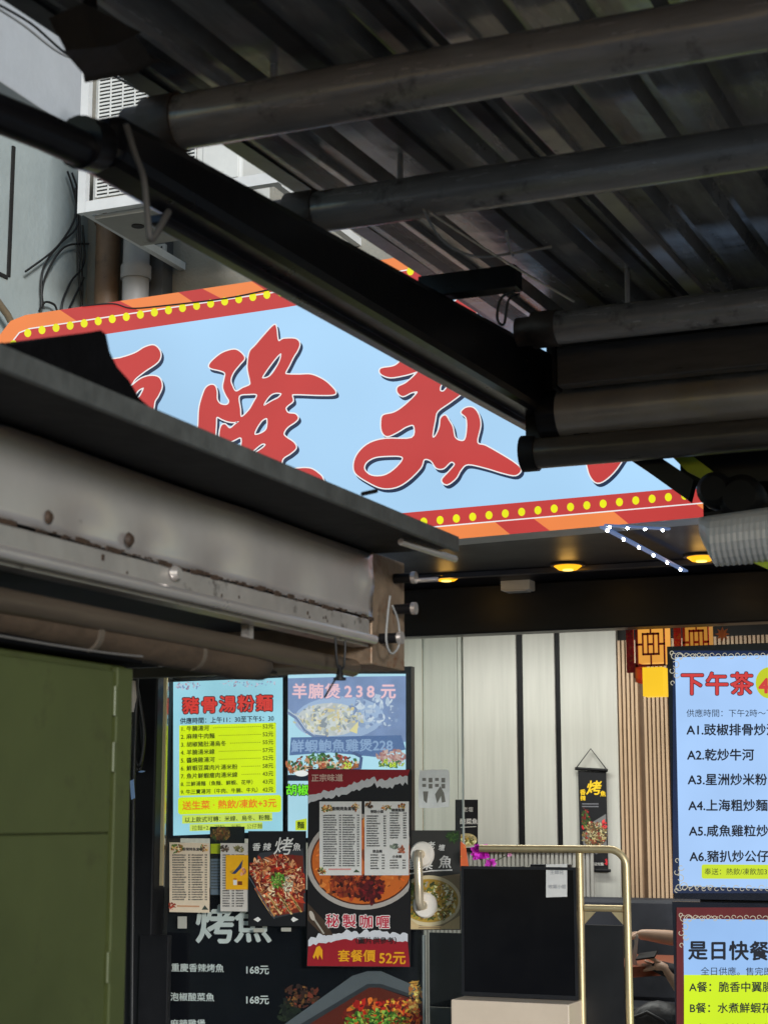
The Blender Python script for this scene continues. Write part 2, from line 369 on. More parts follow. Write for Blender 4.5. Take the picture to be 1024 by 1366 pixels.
d = Draw(YS, .0012); d.poly(inset(OUT, 41), sB, 4); d.build('panel', sg)
T1 = lambda pts: smooth_loop([(250 + x / 4.876, 420 + y / 4.876) for x, y in pts])
T2 = lambda pts: smooth_loop([(460 + x / 4.267, 420 + y / 4.267) for x, y in pts])
T3 = lambda pts: smooth_loop([(x / 3.938, 340 + y / 3.938) for x, y in pts])
T4 = lambda pts: smooth_loop([(560 + x / 2.56, 540 + y / 2.56) for x, y in pts])
long_ = [T1([(562, 66), (578, 88), (590, 168), (625, 155), (700, 155), (728, 185), (715, 230), (690, 270), (660, 330), (636, 378), (660, 387), (730, 388), (805, 388), (880, 420), (930, 460), (962, 500), (945, 518), (850, 520), (700, 515), (680, 525), (685, 560), (650, 590), (638, 610), (655, 638), (700, 645), (718, 670), (700, 695), (650, 730), (625, 770), (640, 795), (690, 830), (705, 865), (670, 900), (620, 935), (610, 990), (600, 1080), (430, 1030), (352, 920), (352, 802), (300, 815), (250, 835), (212, 800), (210, 760), (222, 720), (245, 712), (275, 738), (310, 712), (335, 692), (300, 697), (262, 692), (225, 678), (190, 664), (185, 720), (178, 830), (170, 920), (70, 870), (72, 700), (78, 600), (100, 520), (120, 475), (150, 455), (178, 462), (190, 500), (192, 550), (215, 580), (255, 585), (272, 560), (250, 520), (232, 470), (240, 420), (245, 378), (210, 360), (150, 345), (143, 322), (175, 285), (230, 245), (300, 225), (340, 240), (370, 280), (340, 320), (300, 370), (280, 420), (290, 460), (315, 498), (360, 475), (405, 455), (408, 430), (395, 370), (392, 320), (405, 240), (440, 200), (500, 130)]),
    T1([(335, 527), (400, 514), (453, 519), (430, 570), (400, 620), (350, 664), (342, 610)]), T1([(610, 252), (600, 300), (560, 370), (525, 405), (486, 411), (500, 380), (550, 310), (590, 262)]),
    T1([(612, 512), (590, 540), (550, 560), (497, 590), (507, 560), (540, 520), (575, 506)]), T1([(520, 678), (515, 740), (480, 770), (437, 779), (447, 740), (480, 690), (505, 673)]), T1([(508, 842), (490, 865), (430, 905), (402, 914), (420, 890), (480, 840)])]
dot1 = [T1([(690, 1015), (730, 998), (800, 1000), (850, 1030), (878, 1062), (875, 1110), (700, 1120)])]
mei = [T2([(430, 160), (520, 150), (575, 262), (612, 292), (625, 345), (670, 360), (690, 395), (670, 440), (600, 495), (527, 548), (512, 600), (497, 690), (515, 690), (538, 640), (545, 590), (570, 572), (590, 600), (612, 640), (625, 698), (660, 718), (685, 705), (695, 640), (690, 585), (662, 555), (690, 528), (730, 530), (760, 570), (770, 630), (752, 725), (800, 745), (880, 790), (960, 840), (1000, 880), (970, 912), (900, 900), (800, 870), (700, 850), (660, 880), (630, 930), (580, 965), (552, 940), (590, 895), (625, 852), (602, 836), (560, 873), (520, 870), (490, 830), (450, 822), (430, 870), (360, 940), (290, 980), (210, 985), (130, 950), (60, 900), (52, 840), (80, 780), (140, 730), (230, 705), (380, 700), (392, 630), (350, 635), (300, 665), (240, 690), (210, 660), (207, 600), (220, 570), (280, 555), (340, 515), (413, 442), (380, 440), (330, 462), (300, 440), (302, 410), (350, 385), (413, 324), (350, 340), (260, 355), (205, 335), (205, 305), (280, 290), (330, 250), (400, 190)]),
    T2([(110, 880), (120, 840), (170, 810), (250, 802), (320, 805), (325, 830), (280, 880), (220, 915), (150, 915)]), T2([(540, 430), (545, 400), (570, 385), (580, 410), (560, 435)])]
dot2 = [T2([(225, 80), (240, 150), (270, 190), (305, 198), (345, 175), (370, 150), (345, 100), (280, 50)])]
dot3 = [T2([(640, -90), (720, -100), (750, -50), (735, 20), (650, 150), (600, 185), (550, 180), (535, 120), (590, -10)])]
heng = [T3([(480, 580), (630, 542), (710, 515), (760, 485), (810, 475), (842, 512), (830, 560), (760, 610), (710, 650), (684, 685), (600, 740), (480, 760)]),]
heng2 = [T3([(640, 740), (690, 690), (740, 650), (790, 635), (835, 645), (850, 690), (830, 740), (812, 770), (800, 825), (750, 880), (620, 880)]), T3([(755, 697), (742, 730), (725, 752), (708, 742), (725, 712)])]
chi = [T4([(567, 190), (580, 240), (605, 266), (640, 250), (680, 205), (700, 150), (600, 120), (560, 150)])]
for nm, loops in (('brush_character', [long_, dot1]), ('brush_character', [mei, dot2, dot3]), ('brush_character', [heng, heng2]), ('brush_character', [chi])):
    d = Draw(YS, .0012)
    for k, lp in enumerate(loops):
        vs, fs = shape2d(lp, 1.6); d.tess(([(x + 3.0, y + 4.2) for x, y in vs], fs), sN, 5.5 + k * .1)
        d.tess((vs, fs), sW, 6.5 + k * .1); d.tess(shape2d(lp, 0.), sR, 7.5 + k * .1)
    d.build(nm, sg)

# ================================================================== THINGS UNDER THE SOFFIT
for i, (px, py, lb) in enumerate(((595, 767, 'amber recessed downlight nearest the steel hood'), (757, 752, 'amber recessed downlight beside the white emergency light box'), (935, 740, 'amber recessed downlight past the string of white bulbs'))):
    p = PZ(px, py, ZS); t = thing('downlight', p, lb, 'downlight', 'amber downlights in the soffit')
    m = MB(); m.tube([p + Vector((0, 0, -.012)), p + Vector((0, 0, -.001))], .085, M('downlight_ring', (.05, .04, .03), .4), 24); RG = m.build('ring', t)
    m = MB(); m.tube([p + Vector((0, 0, -.03)), p + Vector((0, 0, -.0125))], [.045, .068], E((255, 170, 20), 1.6, .05), 24); m.build('lens', RG); m = MB(); m.tube([p + Vector((0, 0, -.034)), p + Vector((0, 0, -.0305))], .026, E((255, 220, 110), 2.2, .02), 16); m.build('bulb_core', RG)
    ld = bpy.data.lights.new('downlight_glow', 'POINT'); ld.energy = .16; ld.color = (1, .55, .12); ld.shadow_soft_size = .04
    lo = bpy.data.objects.new('downlight_glow', ld); COL.objects.link(lo); lo.parent = t; lo.location = (0, 0, -.07)
a, b = PZ(803, 704, ZS - .04), PZ(914, 763, ZS - .06); a2, b2 = PZ(806, 702, ZS - .04), PZ(893, 707, ZS - .05)
def strip(name, a, b, n, label):
    t = thing(name, a, label, 'light strip', 'white bulb strips under the sign')
    m = MB(); dv = (b - a).normalized(); sdv = dv.cross(Vector((0, 0, 1))).normalized() * .012
    m.hexa([a - sdv, b - sdv, b + sdv, a + sdv] + [q + Vector((0, 0, .008)) for q in (a - sdv, b - sdv, b + sdv, a + sdv)], E((120, 150, 205), .5, .1)); CH = m.build('channel', t)  # channel glows faintly itself, standing in for light from its bulbs
    for i in range(n):
        p = a + (b - a) * ((i + .3) / (n - .3)); m = MB(); m.tube([p + Vector((0, 0, -.008)), p + Vector((0, 0, -.001))], [.0035, .0065], E((235, 245, 255), 40.0, .01), 10); m.build('bulb', CH)
strip('bulb_strip', a, b, 6, 'long slanting strip of six white bulbs under the sign')
strip('bulb_strip', a2, b2, 4, 'short strip of white bulbs close under the sign edge')
a, b = PY(672, 781, YF - .1), PY(711, 788, YF - .1)
t = thing('emergency_light', a, 'small white box lamp on the edge of the black soffit', 'lamp')
m = MB(); m.box((a.x, YF - .16, b.z), (b.x, YF - .065, a.z + .02), white_pl); m.build('housing', t, bevel=.006)
m = MB(); m.box((a.x + .02, YF - .163, b.z - .006), (b.x - .02, YF - .08, b.z - .001), M('lens_plastic', (.8, .8, .78), .2)); m.build('lens', t)

# ================================================================== SHOP FRONT GLASS
zb = .03
t = thing('glass_front', (PY(390, 1000, YF).x, YF, 0), 'large fixed shop window pane carrying the posters', 'window')
x0, x1 = PY(222, 1000, YF).x, PY(566, 1000, YF).x
m = MB(); m.box((x0, YF, zb), (x1, YF + .012, ZB - .004), glassm); m.build('pane', t)
m = MB(); m.box((x0, YF - .01, 0), (x1, YF + .03, zb - .002), steel2); m.build('bottom_channel', t)
gd = thing('glass_door', (PY(590, 1000, YF).x, YF + .04, 0), 'frameless glass door with round plate pull handle', 'door')
x0, x1 = PY(563, 1000, YF + .03).x, PY(616, 1000, YF + .03).x
m = MB(); m.box((x0, YF + .03, zb), (x1, YF + .042, ZB - .004), glassd); m.build('pane', gd)
m = MB(); m.box((x1, YF + .027, zb), (x1 + .006, YF + .045, ZB - .004), M('glass_edge', (.35, .42, .40), .2)); m.build('edge_seal', gd)
m = MB(); e0 = PY(565, 1248, YF + .02)
m.box((e0.x - .006, YF + .015, 0), (e0.x + .006, YF + .028, e0.z), M('steel_trim', (.6, .6, .6), .3, .8)); m.build('edge_strip', gd)
m = MB(); q0, q1, q2 = PY(568, 1244, YF + .05), PY(615, 1345, YF + .05), PY(615, 1420, YF + .05)
m.box((x0 + .03, YF + .044, q1.z), (x1 - .004, YF + .048, q0.z), M('black_door_sheet', (.008, .008, .009), .5, spec=.15)); m.build('dark_door_sheet', gd); m = MB(); m.box((x0 + .03, YF + .044, .03), (x1 - .004, YF + .048, q1.z - .002), M('grey_door_sheet', (.12, .115, .11), .6)); m.build('grey_door_sheet', gd)  # darkness behind the lower door glass put in as black and grey sheets
d1, d2 = PY(563, 1140, YF - .02), PY(567, 1208, YF - .02)
ivory = M('ivory_handle', (.88, .82, .72), .3, 0, .06)
m = MB()
for q in (d1, d2): m.tube([q + Vector((0, .02, 0)), q + Vector((0, -.008, 0)), q + Vector((0, -.016, 0))], [.066, .066, .058], ivory, 32)
HP = m.build('handle_plate', gd)
m = MB(); st2 = M('handle_brass', (.72, .62, .45), .3, .6)
hx = d1 + Vector((-.004, -.05, 0)); hz = d2 + Vector((-.012, -.05, 0))
m.tube([d1 + Vector((0, -.014, .0)), hx + Vector((0, .01, .005)), hx + Vector((0, 0, -.02)), hx * .5 + hz * .5, hz + Vector((0, 0, .02)), hz + Vector((0, .01, -.005)), d2 + Vector((0, -.014, 0))], .023, st2, 12); m.build('pull_bar', HP)
d = Draw(YF - .002); st3 = M('frosted_film', (.78, .80, .76), .6)
d.tess(shape2d([smooth_loop([(559, 1033), (564, 1028), (593, 1027), (599, 1032), (599, 1072), (594, 1077), (563, 1078), (558, 1072)], 3)]), st3, 1)
gr = P((128, 126, 116))
for i in range(4):
    for y in (1038, 1046): d.rect(563 + i * 8.5, y, 568 + i * 8.5, y + 4 + (i % 2) * 2, gr, 2)
d.poly([(564, 1056), (571, 1056), (569, 1072), (565, 1068)], gr, 2); d.poly([(580, 1060), (587, 1049), (592, 1058), (594, 1070), (589, 1071), (588, 1062), (583, 1072)], gr, 2)
tag(d.build('door_sticker', loc=PY(578, 1052, YF)), 'worn pale rounded sticker on glass above the door handle', 'sticker')

# ================================================================== MENU SCREENS BEHIND THE GLASS
def screen(name, c, x0, y0, x1, y1, label, bez=6, bcol=None, sl=0.):
    t = thing(name, PY((x0 + x1) / 2, y1, c), label, 'screen')
    m = MB(); q = [PY(x0 - bez, y0 - bez, c + .002), PY(x1 + bez, y0 - bez, c + .002), PY(x1 + bez, y1 + bez, c + .002), PY(x0 - bez, y1 + bez, c + .002)]
    zt, zb_ = (q[0].z + q[1].z) / 2, (q[2].z + q[3].z) / 2
    m.prism([(q[0].x, c + .004, zt), (q[1].x, c + .004, zt), (q[1].x, c + .004, zb_), (q[0].x, c + .004, zb_)], (0, .05, 0), bcol or M('screen_bezel', (.014, .016, .024), .3)); m.build('bezel', t)
    return t
c1 = YF + .12
s1 = screen('menu_screen', c1, 231, 907, 377, 1113, 'lit noodle soup menu screen with a yellow list behind glass')
d = Draw(c1); bl_ = E((158, 214, 232), 1.0, .14, 2.0); d.rect(231, 910, 377, 1115, bl_, 1, -.04)
pinks = [(196, 150, 170), (150, 130, 160), (210, 190, 210), (130, 150, 190)]
d.blobs(250, 915, 18, 5, pinks, 26, 2, (.8, 2), 3, pm=lambda c: E(c)); d.blobs(330, 912, 40, 4, pinks, 26, 2, (.7, 1.8), 4, pm=lambda c: E(c))
Yl, Yl2, Nv = E((214, 240, 12), 1.0, .05), E((204, 226, 90), 1.0, .05), E((36, 52, 70), .8)
d.rect(239, 968, 368, 1062, Yl, 2, -.03)
d.poly(rrect(237.5, 1064, 375, 1087, 4, -.025), Yl, 2.3)
d.rect(243, 1088, 363, 1099, Yl2, 2.2, -.03); d.rect(253, 1100, 350, 1109, Yl2, 2.3, -.03); DP = d.build('display', s1)
d = Draw(c1); rd, dk = E((214, 60, 52), 1.0), E((70, 30, 36), .8)
for i, ch in enumerate('豬骨湯粉麵'):
    x = 243 + i * 24.5; y = 941 - i * .8; d.text(ch, x, y, 23, dk, 4, .10); d.text(ch, x, y, 23, rd, 5, .035)
d.text('供應時間：上午11：30至下午5：30', 240, 962, 8.6, Nv, 4, .03, -.03, wx=.94)
rows = (('1. 牛腩湯河', '52元'), ('2. 麻辣牛肉麵', '52元'), ('3. 胡椒豬肚湯烏冬', '55元'), ('4. 羊腩湯米線', '57元'), ('5. 醬燒雞湯河', '52元'), ('6. 鮮蝦豆腐肉片湯米粉', '58元'), ('7. 魚片鮮蝦瘦肉湯米線', '43元'), ('8. 三鮮湯麵（魚麵、鮮蝦、花甲）', '43元'), ('9. 牛三寶湯河（牛肉、牛腩、牛丸）', '42元'))
ink = E((40, 58, 10), .7)
for i, (a, b) in enumerate(rows):
    y = 972.5 + i * 10.55; big = len(a) > 14; d.text(a, 241, y, 7.6 if not big else 6.7, ink, 4, .03, -.03); d.text(b, 350, y - 3.4, 7.4, ink, 4, .03, -.03)
    w_ = 241 + sum(7.6 if ord(ch) > 255 else 3.6 for ch in a) + 2
    if not big:
        x = w_
        while x < 348: d.rect(x, y - .4 - .03 * (x - 241), x + 1.5, y + .4 - .03 * (x - 241), ink, 4); x += 2.6
d.text('送生菜 · 熱飲/凍飲+3元', 243, 1075, 12.4, E((236, 120, 30), 1.0), 4, .03, -.03)
d.text('以上款式可轉：米線、烏冬、粉麵、', 246, 1094, 7.6, ink, 4, .02, -.03); d.text('拉麵+2、河粉、米粉、公仔麵', 256, 1105, 7.2, ink, 4, .02, -.03); d.build('lettering', DP)

s2 = screen('menu_screen', c1, 384, 899, 541, 1118, 'lit casserole menu screen behind glass above the red poster', 7)
d = Draw(c1); d.rect(384, 899, 541, 1118, E((178, 222, 240), 1.0, .1, 2), 1)
eS = lambda c: E(c, .9)
d.poly([(384, 905), (460, 903), (541, 902), (541, 990), (480, 986), (440, 986), (424, 983), (410, 973), (396, 956), (384, 946)], E((128, 150, 192), .95, .15, 6), 1.5)
d.ell(452, 958, 60, 29, E((160, 182, 214), 1.0, .1), 2, rot=-.05); d.ell(440, 960, 44, 22, E((196, 202, 204), 1.0, .2, 12), 2.3)
d.blobs(438, 960, 46, 20, [(236, 234, 214), (206, 204, 170), (180, 190, 196), (222, 222, 226), (150, 160, 170), (226, 210, 160)], 80, 2.6, (2, 5), 11, pm=eS)
d.blobs(500, 950, 34, 22, [(150, 172, 208), (190, 206, 228), (214, 226, 240), (130, 150, 190)], 40, 2.6, (2, 6), 12, pm=eS, clip=(460, 915, 541, 985))
d.poly([(466, 975), (478, 962), (476, 979)], E((226, 216, 160)), 4); d.line([(384, 950), (396, 958), (408, 975), (420, 983), (436, 984)], 5, E((120, 140, 180), .9), 3.5); d.line([(384, 948), (396, 956), (408, 973), (420, 981)], 1.2, E((200, 214, 230), .9), 3.6)
d.poly([(388, 984), (535, 981), (541, 1000), (500, 1010), (440, 1004), (386, 1008)], E((92, 120, 168), .9), 4)
d.blobs(432, 1022, 50, 15, [(150, 96, 60), (190, 110, 70), (200, 150, 110), (90, 60, 50), (60, 90, 60), (180, 60, 50), (220, 190, 150), (70, 120, 70)], 130, 4.5, (2, 4.5), 13, pm=eS)
d.blobs(425, 1010, 14, 6, [(60, 110, 60), (40, 84, 50), (90, 140, 70)], 30, 6.2, (1.2, 2.6), 14, pm=eS)
d.blobs(522, 1010, 19, 10, [(190, 150, 140), (170, 120, 120), (210, 180, 170)], 40, 4.5, (2, 4), 15, pm=eS, clip=(480, 990, 541, 1040)); d.blobs(520, 1019, 18, 5, [(60, 100, 70), (90, 130, 80), (180, 200, 70)], 26, 5, (1.5, 3), 16, pm=eS, clip=(480, 990, 541, 1040))
d.line([(470, 1004), (482, 1010), (480, 1026), (462, 1030)], 4, E((84, 104, 150), .8), 6)
d.poly([(384, 1034), (412, 1034), (412, 1042), (384, 1042)], E((30, 40, 60), .6), 6.5); d.ell(402, 1032, 9, 4, E((236, 236, 236)), 6.6)
d.poly([(394, 1095), (409, 1092), (409, 1108), (394, 1108)], E((200, 216, 40)), 3); DP = d.build('display', s2)
d = Draw(c1); lav, pk = E((150, 160, 200), .9), E((240, 196, 206), 1.0)
for i, ch in enumerate('羊腩煲238元'):
    x = (389, 411, 433, 459, 474, 489, 507)[i]; d.text(ch, x, 922, 21, lav, 8, .10); d.text(ch, x, 922, 21, pk, 9, .03)
d.text('鮮蝦鮑魚雞煲228', 388, 995.5, 17.6, E((150, 178, 216), .9), 9, .03, -.012, wx=1.03); d.text('20', 458, 1021, 11, E((200, 224, 60)), 9, .03); d.text('68', 519, 1020, 9, E((200, 224, 60)), 9, .03)
d.text('胡椒', 381, 1054, 15.5, E((16, 40, 10), .5), 8, .11); d.text('胡椒', 381, 1054, 15.5, E((120, 240, 40)), 9, .03); d.text('麵', 396, 1101, 10, ink, 8, .03); d.build('lettering', DP)

# big black fish board standing behind the glass
c3 = YF + .08
bb = thing('menu_board', PY(400, 1366, c3), 'tall black board with large white grilled fish characters and prices', 'board')
a, b = PY(224, 1184, c3), PY(562, 1184, c3)
m = MB(); m.box((a.x, c3 + .002, .05), (b.x, c3 + .03, a.z), M('black_board', (.006, .0065, .009), .5, spec=.1)); BD = m.build('board', bb)
d = Draw(c3); gw = P((205, 208, 204)); d.text('烤', 260, 1233, 54, gw, 2, .03); d.text('魚', 311, 1233, 52, gw, 2, .03)
d.text('重慶香辣烤魚', 228, 1291, 11.8, gw, 2, .022, .015); d.text('168元', 326, 1294, 13.2, gw, 2, .025)
d.text('泡椒酸菜魚', 227, 1330, 11.8, gw, 2, .022, .015); d.text('168元', 326, 1334, 13.2, gw, 2, .025); d.text('麻辣雞煲', 227, 1366, 11.8, gw, 2, .022); d.text('158元', 326, 1373, 13.2, gw, 2, .025)
d.build('lettering', BD)
d = Draw(c3); tr, tr2 = P((92, 96, 100)), P((52, 54, 58))
d.blobs(400, 1330, 26, 14, [(70, 40, 30), (110, 50, 34), (50, 30, 24), (120, 80, 40)], 40, 1.5, (2, 5), 20, clip=(380, 1310, 440, 1350)); d.blobs(385, 1350, 14, 16, [(26, 34, 22), (40, 46, 30), (18, 22, 18)], 24, 1.5, (3, 6), 21)
d.poly([(372, 1372), (470, 1302), (490, 1296), (508, 1296), (545, 1312), (564, 1320), (564, 1332), (508, 1313), (490, 1313), (392, 1372)], tr, 2.5)
d.poly([(392, 1372), (490, 1313), (508, 1313), (564, 1332), (564, 1336), (506, 1318), (492, 1318), (404, 1372)], tr2, 2.6); d.poly([(404, 1372), (492, 1318), (506, 1318), (564, 1338), (564, 1390), (380, 1390)], P((96, 34, 20)), 2.7)
d.blobs(510, 1358, 52, 26, [(200, 40, 24), (170, 30, 22), (226, 110, 40), (210, 160, 50), (120, 30, 20)], 150, 3, (3, 7), 22, clip=(420, 1326, 564, 1400)); d.blobs(500, 1368, 44, 20, [(60, 110, 30), (90, 140, 40), (40, 80, 24), (140, 170, 70)], 150, 5, (1.6, 4), 23, clip=(430, 1336, 564, 1400))
d.blobs(553, 1330, 8, 22, [(210, 150, 60), (190, 110, 50), (230, 190, 100)], 40, 5, (1.5, 4), 24, clip=(540, 1300, 564, 1360)); d.build('food_photo', BD)
# dark low panel to the left of the board
a, b = PY(189, 1247, YF - .1), PY(227, 1247, YF - .1)
m = MB(); m.box((a.x, YF - .12, 0), (b.x, YF - .08, a.z), black_paint); t0 = m.build('side_panel', None, .004, loc=((a.x + b.x) / 2, YF - .1, 0)); tag(t0, 'low black panel at the foot of the dark pillar', 'panel')

# ================================================================== POSTERS AND SHEETS ON THE GLASS
def sheet(name, c, x0, y0, x1, y1, mat, label, cat, group=None, sl=0., sx=0.):
    d = Draw(c); t = thing(name, PY((x0 + x1) / 2, y1, c), label, cat, group)
    a = [d.at(x0 + sx, y0, 0), d.at(x1 + sx, y0 + sl * (x1 - x0), 0), d.at(x1, y1 + sl * (x1 - x0), 0), d.at(x0, y1, 0)]
    d.mb.prism(a, (0, .003, 0), mat); global SH; SH = d.build('sheet', t); return t
ink2, paper, cream = P((72, 70, 68)), P((226, 224, 216)), P((224, 205, 176))
def menu_lines(d, x0, y0, x1, y1, step, cols, L=2, seed=1):
    rnd = random.Random(seed); y = y0
    while y < y1:
        for (a, b, p) in cols:
            xa, xb = x0 + a * (x1 - x0), x0 + b * (x1 - x0); x = xa; e = xa + (xb - xa) * (rnd.uniform(.75, 1) if not p else 1)
            while x < e: wd = rnd.uniform(1.0, 1.7); d.rect(x, y - rnd.uniform(.7, 1.1), min(e, x + wd), y + rnd.uniform(.6, 1.0), ink2, L); x += wd + .45
        y += step
FC = [(190, 110, 40), (220, 170, 90), (120, 60, 30), (90, 120, 50), (230, 200, 150)]
# left lower sheet
cP = YF - .006
t = sheet('menu_sheet', cP, 226, 1124, 279, 1217, cream, 'cream price list sheet at far left of the glass', 'menu sheet', 'price list sheets on the glass', .02)
d = Draw(cP); d.blobs(236, 1132, 8, 6, FC, 16, 2, (1, 3), 31); d.blobs(272, 1132, 5, 5, FC, 12, 2, (1, 2.6), 32); d.text('香辣烤魚套餐', 243, 1133, 4.6, ink2, 2, .04, .02)
menu_lines(d, 230, 1141, 276, 1203, 3.3, ((0, .42, 0), (.46, .52, 1), (.56, .9, 0), (.94, 1, 1)), 2, 5); d.blobs(229, 1209, 4, 5, [(190, 60, 40), (150, 60, 40)], 10, 2, (1, 2.4), 33); d.poly([(269, 1214), (273, 1208), (278, 1214)], P((60, 70, 60)), 2); d.rect(236, 1208, 266, 1210, P((200, 150, 110)), 2, .02); d.build('print', SH)
t = sheet('menu_sheet', cP, 294, 1125, 332, 1216, P((205, 198, 186)), 'grey price list sheet half hidden under the grilled fish poster', 'menu sheet', 'price list sheets on the glass', .01)
d = Draw(cP); d.blobs(300, 1132, 5, 5, [(110, 90, 70), (60, 50, 44)], 12, 2, (1, 3), 34); d.blobs(319, 1133, 7, 4, [(150, 140, 90), (100, 100, 60)], 14, 2, (1, 2.6), 35); menu_lines(d, 297, 1141, 331, 1212, 3.4, ((0, .3, 0), (.36, .45, 1), (.52, .85, 0)), 2, 6); d.build('print', SH)
t = sheet('notice_card', YF - .012, 301, 1141, 331, 1187, P((240, 176, 20)), 'orange yellow notice card stuck over the grey price list', 'notice')
d = Draw(YF - .012); d.poly([(309, 1166), (318, 1156), (324, 1147), (322, 1158), (314, 1166)], P((40, 60, 100)), 2); d.poly([(309, 1166), (306, 1163), (312, 1160)], P((200, 150, 40)), 2); d.blobs(324, 1162, 4, 5, [(224, 130, 110), (236, 170, 130)], 10, 2, (1, 2.4), 36)
d.rect(311, 1174, 316, 1181, paper, 2); d.rect(317, 1176, 323, 1181, P((120, 60, 20)), 2); d.ell(313.5, 1173, 2.4, 1.5, P((200, 120, 30)), 2.2); d.build('print', SH)
t = sheet('food_leaflet', YF + .06, 280, 1103, 326, 1195, P((26, 28, 30)), 'dark leaflet with a small dish picture behind the price lists', 'leaflet', None)
d = Draw(YF + .06); d.blobs(294, 1112, 13, 9, [(120, 70, 40), (90, 60, 36), (150, 110, 60), (60, 80, 40)], 50, 2, (1.5, 4), 37, clip=(281, 1104, 326, 1124)); d.rect(281, 1126, 300, 1139, P((190, 200, 40)), 2); menu_lines(d, 282, 1150, 296, 1190, 4, ((0, 1, 0),), 2, 8); d.rect(281, 1146, 298, 1194, P((110, 124, 140)), 1); d.build('print', SH)
for x0, y0, x1, y1, lb in ((237, 1223, 249, 1239, 'small square of pale tape below the far left price list'), (375, 1238, 388, 1243, 'small pale tape strip below the grilled fish poster'), (338, 1239, 352, 1244, 'pale tape strip across the large white character')):
    d = Draw(YF - .003); d.slab(x0, y0, x1, y1, P((170, 168, 154)), .0015); tag(d.build('tape_piece', loc=PY(x0, y1, YF)), lb, 'tape', 'tape pieces on the glass')
# grilled fish poster
t = sheet('fish_poster', YF - .014, 331, 1109, 408, 1236, P((22, 22, 24)), 'black poster of red grilled fish topped with green scallions', 'poster', None, .0)
d = Draw(YF - .014); gryt = P((88, 92, 98)); d.poly([(331, 1160), (346, 1138), (404, 1132), (407, 1160), (407, 1218), (364, 1228)], P((56, 58, 62)), 1)
d.poly([(331, 1160), (350, 1146), (366, 1139), (404, 1142), (405, 1216), (370, 1222), (352, 1204)], P((120, 44, 26)), 1.5)
red = [(160, 40, 24), (190, 60, 34), (130, 30, 20), (214, 120, 70), (226, 160, 110), (200, 140, 80), (236, 200, 160), (110, 24, 18)]
d.blobs(374, 1180, 32, 38, red, 260, 2, (2, 5.5), 41, 2.6, clip=(333, 1140, 407, 1224)); d.blobs(345, 1160, 12, 12, red, 50, 2, (2, 5), 42, 2.6, clip=(333, 1140, 407, 1224))
for i in range(14): x = 340 + i * 4.3; d.line([(x, 1190 + (i * 7) % 24), (x + 9, 1202 + (i * 7) % 24)], 2.4, P(((224, 190, 130), (212, 160, 90))[i % 2]), 5)
d.blobs(371, 1175, 9, 10, [(70, 130, 40), (100, 160, 50), (50, 100, 30), (150, 190, 80)], 60, 6, (1, 2.6), 43); d.blobs(384, 1182, 6, 12, [(226, 220, 190), (200, 190, 150)], 26, 5.5, (1, 3), 44, 3)
d.poly([(331, 1172), (331, 1236), (364, 1236), (366, 1228), (350, 1204)], P((22, 22, 24)), 5.5); d.line([(332, 1170), (366, 1226)], 1.4, gryt, 6); d.poly([(364, 1226), (407, 1216), (407, 1236), (364, 1236)], P((22, 22, 24)), 5.6)
d.poly([(338, 1227), (344, 1223.5), (348, 1227), (344, 1230.5)], paper, 7); d.poly([(388, 1227), (391, 1223.5), (398, 1227), (391, 1230.5)], paper, 7); d.build('food_photo', SH)
d = Draw(YF - .014); d.text('香', 336, 1130, 11, paper, 8, .02, shear=.15); d.text('辣', 350, 1130, 11, paper, 8, .02, shear=.15); d.text('烤', 364, 1129, 25, paper, 8, .01, shear=.2); d.text('魚', 390, 1130, 11, paper, 8, .02, shear=.1); d.build('lettering', SH)
# red curry poster
t = sheet('curry_poster', YF - .020, 409, 1026, 547, 1290, P((24, 21, 21)), 'tall red and black curry set meal poster with torn paper edges', 'poster', None, .008, 2)
d = Draw(YF - .020); cr = P((150, 26, 36)); rnd = random.Random(5)
def torn(xs, f, lo, hi): return [(x, f(x) + rnd.uniform(lo, hi)) for x in xs]
xs = [411 + i * 3.4 for i in range(41)]; up_ = lambda x: 1060 - (x - 411) * .2 - (4 if 470 < x < 500 else 0)
e1 = torn(xs[:-1], up_, -2.2, 2.2); d.tess(shape2d([[(411, 1027), (546.5, 1027)] + e1[::-1]]), cr, 1); e2 = [(x, y + 8 + rnd.uniform(0, 5)) for x, y in e1]; d.tess(shape2d([e1 + e2[::-1]]), P((206, 206, 204)), 1.2)
lo_ = lambda x: 1262 - 7 * math.sin((x - 411) / 44) + (x - 411) * -.03
e3 = torn(xs[:-1], lo_, -1.5, 1.5); d.tess(shape2d([e3 + [(546.5, 1290), (409.5, 1289)]]), cr, 1); e4 = [(x, y - 7 - rnd.uniform(0, 6)) for x, y in e3]; d.tess(shape2d([e4 + e3[::-1]]), P((206, 208, 210)), 1.2)
d.ell(487, 1150, 76, 64, P((170, 160, 146)), 1.1) if False else None
bowl = lambda rx, ry: [(max(410.5, min(546, 484 + rx * math.cos(a))), 1150 + ry * math.sin(a)) for a in [2 * math.pi * k / 48 for k in range(48)]]
d.poly(bowl(76, 64), P((176, 168, 158)), 1.4); d.poly(bowl(70, 58), P((84, 40, 20)), 1.5); d.poly(bowl(68, 56), P((206, 104, 36)), 1.6)
d.blobs(484, 1150, 66, 54, [(214, 116, 44), (196, 92, 30), (224, 134, 60)], 90, 1.8, (2, 5), 51, clip=(412, 1090, 545, 1206))
d.blobs(470, 1180, 44, 16, [(96, 28, 18), (130, 44, 24), (70, 20, 16), (180, 84, 36), (150, 56, 28)], 110, 3, (3, 7), 52, 1.6, clip=(440, 1160, 530, 1206)); d.blobs(495, 1190, 14, 12, [(96, 20, 24), (130, 30, 30), (70, 14, 18)], 30, 4.5, (3, 6), 53)
